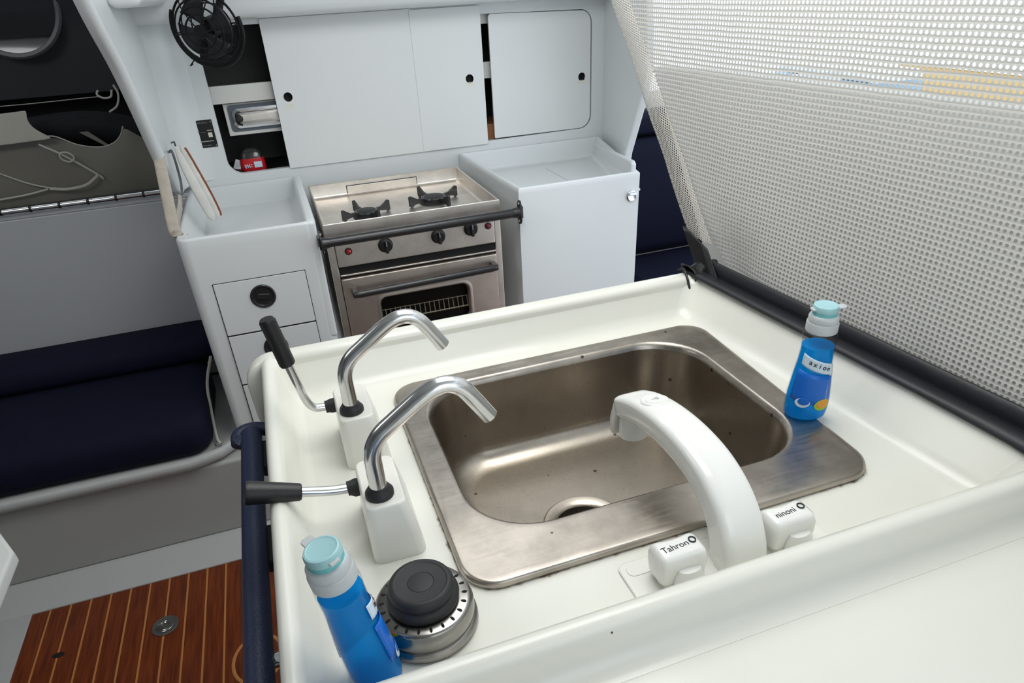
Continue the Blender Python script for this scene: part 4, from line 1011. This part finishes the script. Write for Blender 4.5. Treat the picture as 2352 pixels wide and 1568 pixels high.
fb = G(); fb.tube(smooth_path([(0, .060, .0), (.012, .075, .05), (.02, .085, .088), (.02, .088, .098)], 5), .010, 12); fb.build('mount_arm', M['fanblack'], fan)
gd = G(); gd.tube(arc((0, .004, 0), R0+.006, 160, 385, 24, 'xz'), .0055, 10); gd.build('guard_band', M['fanblack'], fan)
G().tube(smooth_path([(-.045, -.004, -.080), (-.055, -.004, -.092), (-.058, -.004, -.096), (-.050, -.004, -.090)], 4), .0016, 6).build('switch_loop', M['fanblack'], fan)

# ---- quilted strap and pot holder at the counter corner
qs = thing('quilted_strap', 'beige quilted cloth strap looped round the bulkhead edge by the drawer unit', 'strap', (-.372, 1.0, .93))
def ribbon(path, w, wdir, th, name, m, par, bulge=0.):
    P = path; g = G(); rings = []
    n = len(P)
    for i, p in enumerate(P):
        t = (P[min(i+1, n-1)]-P[max(i-1, 0)]).normalized(); wd = Vector(wdir) if not callable(wdir) else wdir(i/(n-1)); wd = (wd-t*wd.dot(t)).normalized(); nn = t.cross(wd)
        ww = w(i/(n-1)) if callable(w) else w; tt = th*(1+bulge*sin(i*1.9))
        rings.append([p+wd*(ww*cos(2*pi*k/16))+nn*(tt*math.copysign(abs(sin(2*pi*k/16))**.6, sin(2*pi*k/16))) for k in range(16)])
    g.loft(rings); return W(par, g.build(name, m, par, ang=80))
ribbon(smooth_path([(-.377, 1.085, 1.095), (-.378, 1.060, 1.06), (-.376, 1.010, 1.015), (-.373, .955, .975), (-.371, .925, .945), (-.367, .930, .930)], 6), .0145, (1, 0, 0), .0055, 'long_leg', M['quilt'], qs, .55)
ribbon(smooth_path([(-.371, .930, .940), (-.368, .965, .945), (-.366, 1.02, .955), (-.3595, 1.06, .972), (-.357, 1.085, .99)], 6), lambda t: .009+.003*sin(pi*t), (0, .2, 1), .004, 'short_leg', M['quilt'], qs, .25)
ph = thing('pot_holder', 'white cotton pot holder with brown binding hanging beside the quilted strap', 'pot holder', (-.30, 1.05, .96))
lp = smooth_path([(-.337, 1.14, 1.106), (-.330, 1.12, 1.075), (-.316, 1.10, 1.02), (-.303, 1.09, .970), (-.293, 1.085, .930), (-.290, 1.085, .918)], 6)
leaf = lambda t: .0015+.0115*math.sin(pi*min(1, .03+.90*t))**.75
ribbon(lp, leaf, (1, .25, .35), .004, 'front_layer', M['quiltwhite'], ph, .1)
ribbon([p+Vector((.012, .012, .000)) for p in lp], leaf, (1, .25, .35), .0035, 'back_layer', M['quiltwhite'], ph, .1)
bd = [p+Vector((.012+leaf(i/(len(lp)-1))*.93, .014+leaf(i/(len(lp)-1))*.25, leaf(i/(len(lp)-1))*.30)) for i, p in enumerate(lp)]
W(ph, G().tube(bd[2:-2], .0045, 8).build('binding', M['binding'], ph))
W(ph, G().tube([lp[0]+Vector((0, .0, .002)), lp[0]+Vector((-.004, .03, .008)), Vector((-.352, 1.20, 1.108))], .0022, 8).build('hanging_loop', M['black'], ph))
hp = G().tube(smooth_path([(-.364, 1.20, 1.085), (-.355, 1.18, 1.09), (-.351, 1.16, 1.06), (-.349, 1.13, 1.02), (-.352, 1.11, .99)], 5), .0032, 10).build('cord_loop', mat('grey_cord', (.16, .16, .16), .7)); tag(hp, 'thin grey cord hanging between the quilted strap and pot holder', 'cord')

# ---- canvas pockets and cords on the settee side
cn = thing('canvas_pocket', 'taupe canvas storage pocket slung along the shelf under the dark hull', 'storage pocket', (-.75, 1.5, .94))
def drape(rows, name, m, par, th=.003):
    g = G(); g.loft([[Vector(p) for p in r] for r in rows], False, False, closed=False); o = g.build(name, m, par, ang=80); W(par, o)
    s = o.modifiers.new('t', 'SOLIDIFY'); s.thickness = th; s2 = o.modifiers.new('s', 'SUBSURF'); s2.levels = 1; s2.render_levels = 2; return o
topz = [(-1.5, 1.10), (-1.2, 1.105), (-.95, 1.110), (-.83, 1.112), (-.74, 1.114), (-.705, 1.121), (-.68, 1.116), (-.64, 1.092), (-.605, 1.080), (-.575, 1.076), (-.552, 1.079), (-.53, 1.088), (-.512, 1.105), (-.500, 1.126), (-.488, 1.120), (-.455, 1.088), (-.415, 1.070), (-.388, 1.062)]
rows = []
for k, f in enumerate((1., .8, .55, .3, .1, 0)):
    rows.append([(x, 1.46-.035*sin(pi*(1-f)*.8)+.006*sin(9*x+3*f), .942+(z-.942)*f) for x, z in topz])
drape(rows, 'front_cloth', M['canvas'], cn)
W(cn, G().tube(smooth_path([(x, 1.4570, z+.0015) for x, z in topz[5:14]], 4), .0022, 8).build('piping', M['canvaslight'], cn))
rows = []
for k, f in enumerate((0, .3, .6, .85, 1)):
    rows.append([(-1.5, 1.445-.02*f, 1.195-.075*f), (-1.1, 1.445-.024*f, 1.194-.078*f), (-.86, 1.445-.026*f, 1.1935-.080*f), (-.78, 1.445-.028*f, 1.194-.078*f), (-.735+.012*f, 1.445-.03*f, 1.196-.078*f), (-.722+.050*f-.03*sin(pi*f), 1.444-.03*f, 1.197-.078*f)])
drape(rows, 'flap', M['canvaslight'], cn)
# lacing cords
cl = [([(-.718, 1.405, 1.110), (-.665, 1.405, 1.072), (-.60, 1.412, 1.010), (-.590, 1.415, .995)], .0030), ([(-.85, 1.42, 1.045), (-.79, 1.415, 1.01), (-.74, 1.413, .990), (-.72, 1.413, .986)], .0022), ([(-.88, 1.412, .972), (-.80, 1.412, .977), (-.74, 1.412, .986)], .0026)]
for pts, r in cl: W(cn, G().tube(smooth_path(pts, 6), r, 8).build('lacing_cord', M['cord'], cn))
W(cn, G().tube(smooth_path([(-.735, 1.411, .986), (-.69, 1.408, .980), (-.64, 1.408, .985), (-.605, 1.410, 1.005), (-.598, 1.410, 1.012)], 6), .0042, 8).build('lacing_cord', M['canvaslight'], cn))
W(cn, G().tube([(-.660+.015*cos(radians(a))+.008*sin(radians(a)), 1.402, 1.069+.010*sin(radians(a))-.009*cos(radians(a))) for a in range(0, 360, 20)], .0026, 8, closed=True).build('cord_loop', M['cord'], cn))
# dark bundle lying in the pocket
bg = thing('sail_bundle', 'long dark bundle lying behind the canvas pocket under the hull lining', 'bag', (-.7, 1.56, 1.0))
W(bg, G().tube(smooth_path([(-1.6, 1.58, 1.07), (-1.0, 1.575, 1.10), (-.72, 1.57, 1.125), (-.58, 1.565, 1.122), (-.47, 1.565, 1.085), (-.43, 1.57, 1.04)], 6), .042, 16, flat=1.2).build('cover', M['darkvoid'], bg))
W(bg, G().prism([Vector(p) for p in ((-.628, 1.500, 1.118), (-.605, 1.500, 1.118), (-.558, 1.490, 1.074), (-.566, 1.490, 1.072))], (0, .004, 0)).build('webbing_strap', M['canvas'], bg))
lc = G(); lc.tube(smooth_path([(-1.5, 1.52, 1.205), (-1.0, 1.52, 1.206), (-.75, 1.52, 1.2045), (-.60, 1.52, 1.2065), (-.545, 1.52, 1.207)], 6), .0011, 8)
lc.tube(smooth_path([(-.545, 1.52, 1.224), (-.550, 1.515, 1.213), (-.535, 1.51, 1.203), (-.515, 1.51, 1.205), (-.508, 1.515, 1.222)], 6), .0030, 8)
lc.tube(smooth_path([(-.500, 1.52, 1.235), (-.494, 1.515, 1.210), (-.505, 1.505, 1.180), (-.530, 1.500, 1.165)], 6), .0030, 8)
o = lc.build('hanging_line', M['cord']); tag(o, 'thin pale line with a loop strung below the dark hull lining', 'rope')
# shelf edge track
tk = thing('shelf_track', 'shiny ribbed metal track along the shelf edge above the settee', 'track', (-1.0, 1.345, .94))
W(tk, G().tube([(-2.5, 1.342, .946), (-.395, 1.342, .953)], .0085, 14).build('track_tube', M['chrome'], tk))
for k in range(16):
    x = -.482-.0745*k; z = .953-.007*(-.395-x)/2.1
    W(tk, G().tube([(x-.006, 1.342, z+.0002), (x+.001, 1.342, z)], .0093, 12).build('joint', M['black'], tk))
# porthole in the hull lining
po = thing('porthole', 'dark round porthole with a grey rim at the top left corner', 'porthole', (-.708, 1.575, 1.447), rot=(radians(-13), 0, 0))
G().lathe([(.133, -.004), (.133, .006), (.129, .012), (.121, .011), (.117, .002), (.117, -.004)], seg=56, mtx=R90, sx=.98, cap0=False, cap1=False).build('rim', mat('grey_rim', (.12, .12, .12), .45), po)
G().lathe([(.118, .001), (.001, .0015)], seg=48, mtx=R90, cap0=False).build('pane', M['ovenglass'], po)

# ================================================================== RIGHT OF THE COOL BOX
ss = thing('aft_seat', 'dark navy upholstered seat in the gap beyond the cool box', 'seat', (1.35, 1.3, 0))
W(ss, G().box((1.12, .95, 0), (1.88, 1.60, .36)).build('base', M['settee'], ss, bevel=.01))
W(ss, cushion('seat_cushion', 1.10, 1.88, [(.93, .362), (.92, .40), (.93, .445), (.97, .465), (1.38, .468), (1.40, .44), (1.40, .362)], M['navy'], ss, 16, .04))
W(ss, cushion('back_cushion', 1.06, 1.88, [(1.385, .47), (1.34, .52), (1.32, .70), (1.335, .86), (1.37, .915), (1.43, .92), (1.47, .90), (1.47, .47)], M['navy'], ss, 16, .04))
W(ss, cushion('head_cushion', 1.06, 1.88, [(1.40, .922), (1.38, .94), (1.385, .985), (1.42, 1.005), (1.47, 1.005), (1.49, .985), (1.49, .922)], M['navy'], ss, 16, .04))

# ================================================================== OUTSIDE THE SCREEN
cm = G(); cm.prism([Vector((.70, y, z)) for y, z in ((.215, .90), (.232, .96), (.470, 1.268), (.30, 1.277), (-.05, 1.284), (-.35, 1.291), (-2.0, 1.30), (-2.0, .90))], (.03, 0, 0))
cm.prism([Vector((.70, y, z)) for y, z in ((.19, .90), (-2.0, .90), (-2.0, -.03), (.19, -.03))], (.03, 0, 0))
o = cm.build('cockpit_coaming', M['outgrey'], bevel=.01); tag(o, 'grey cockpit side board standing close behind the lower part of the screen', 'cockpit wall')
struct(G().box((-60, -60, -1.2), (60, 60, -1.1)).build('ground', M['outwhite']))
def hut(name, lab, cat, x, y, z, sx, sy, sz, m):
    t = thing(name, lab, cat, (x, y, z))
    G().box((-sx, -sy, 0), (sx, sy, sz)).build('wall', M[m], t, bevel=.05)
    G().prism([Vector((-sx*1.05, -sy*1.05, sz)), Vector((sx*1.05, -sy*1.05, sz)), Vector((0, -sy*1.05, sz*1.25))], (0, sy*2.1, 0)).build('roof', M['outwhite'], t)
    return t
hut('quay_building', 'ochre quayside building blurred behind the top right of the screen', 'building', 13.5, 9.1, -1.1, 1.2, 1.7, .72, 'ochre')
bt = thing('moored_boat', 'blue hulled boat glimpsed through the screen left of the ochre building', 'boat', (7.0, 6.7, -1.1))
G().loft([[Vector((x*s, y*s*.55, z)) for x, y in ((-.5, -1.6), (.5, -1.6), (.62, 0), (.45, 1.2), (0, 2.1), (-.45, 1.2), (-.62, 0))] for z, s in ((0, .8), (.6, .95), (1.30, 1.0))]).build('hull', M['bluehull'], bt, ang=60)
G().box((-.35, -1.0, 1.30), (.35, .6, 1.42)).build('cabin', M['outwhite'], bt, bevel=.05)

# ================================================================== CAMERA, LIGHT, WORLD
cam = bpy.data.cameras.new('camera'); co = bpy.data.objects.new('camera', cam); COL.objects.link(co)
CX, CY, CZ = -.0950, -.9212, 1.4383; yaw, pitch, roll, F = -.30742, -.54493, -.05849, 1543.114
cyw, syw, cp0, sp0, cr0, sr0 = cos(yaw), sin(yaw), cos(pitch), sin(pitch), cos(roll), sin(roll)
fwd = Vector((-syw*cp0, cyw*cp0, sp0)); rt = Vector((cyw, syw, 0)); up = rt.cross(fwd)
r2 = rt*cr0+up*sr0; u2 = up*cr0-rt*sr0
co.matrix_world = Matrix(((r2.x, u2.x, -fwd.x, CX), (r2.y, u2.y, -fwd.y, CY), (r2.z, u2.z, -fwd.z, CZ), (0, 0, 0, 1)))
cam.sensor_width = 36; cam.sensor_fit = 'HORIZONTAL'; cam.lens = 36*F/2352
cam.shift_x = 1.62/2352; cam.shift_y = 109.47/2352; cam.clip_start = .02; cam.clip_end = 300
SC.camera = co

w = bpy.data.worlds.new('sky'); SC.world = w; w.use_nodes = True
bgk = w.node_tree.nodes['Background']; bgk.inputs['Color'].default_value = (.83, .92, 1.0, 1); bgk.inputs['Strength'].default_value = 1.5

def area(name, locn, target, sx, sy, power, colr=(1, 1, 1)):
    l = bpy.data.lights.new(name, 'AREA'); l.shape = 'RECTANGLE'; l.size = sx; l.size_y = sy; l.energy = power; l.color = colr
    o = bpy.data.objects.new(name, l); COL.objects.link(o); o.location = locn
    o.rotation_euler = (Vector(target)-Vector(locn)).to_track_quat('-Z', 'Y').to_euler(); return o
area('hatch_daylight', (.27, -.12, 1.92), (.27, -.12, 0), .6, .8, 6, (1, .975, .91))
area('rear_opening_fill', (.26, -1.66, 1.45), (.4, 1.2, 1.2), .7, .9, 1.6, (.96, .98, 1))  # fill light added at the unseen rear opening
area('added_settee_fill', (-1.15, .35, 1.84), (-1.0, 1.0, .5), .6, .6, 7.0, (.97, .99, 1))  # added fill to lift the dark settee side, no opening above it
area('added_aisle_fill', (.30, .62, 1.84), (.36, 1.0, .7), .7, .45, 3.9, (.97, .99, 1))  # added fill for the far galley run, roof is closed here

SC.cycles.use_denoising = True
SC.cycles.max_bounces = 8; SC.cycles.diffuse_bounces = 4; SC.cycles.use_adaptive_sampling = True; SC.cycles.adaptive_threshold = .02; SC.cycles.transparent_max_bounces = 24; SC.cycles.sample_clamp_indirect = 8
SC.view_settings.view_transform = 'Standard'; SC.view_settings.look = 'None'; SC.view_settings.gamma = 1; SC.view_settings.use_curve_mapping = False
SC.view_settings.exposure = .08
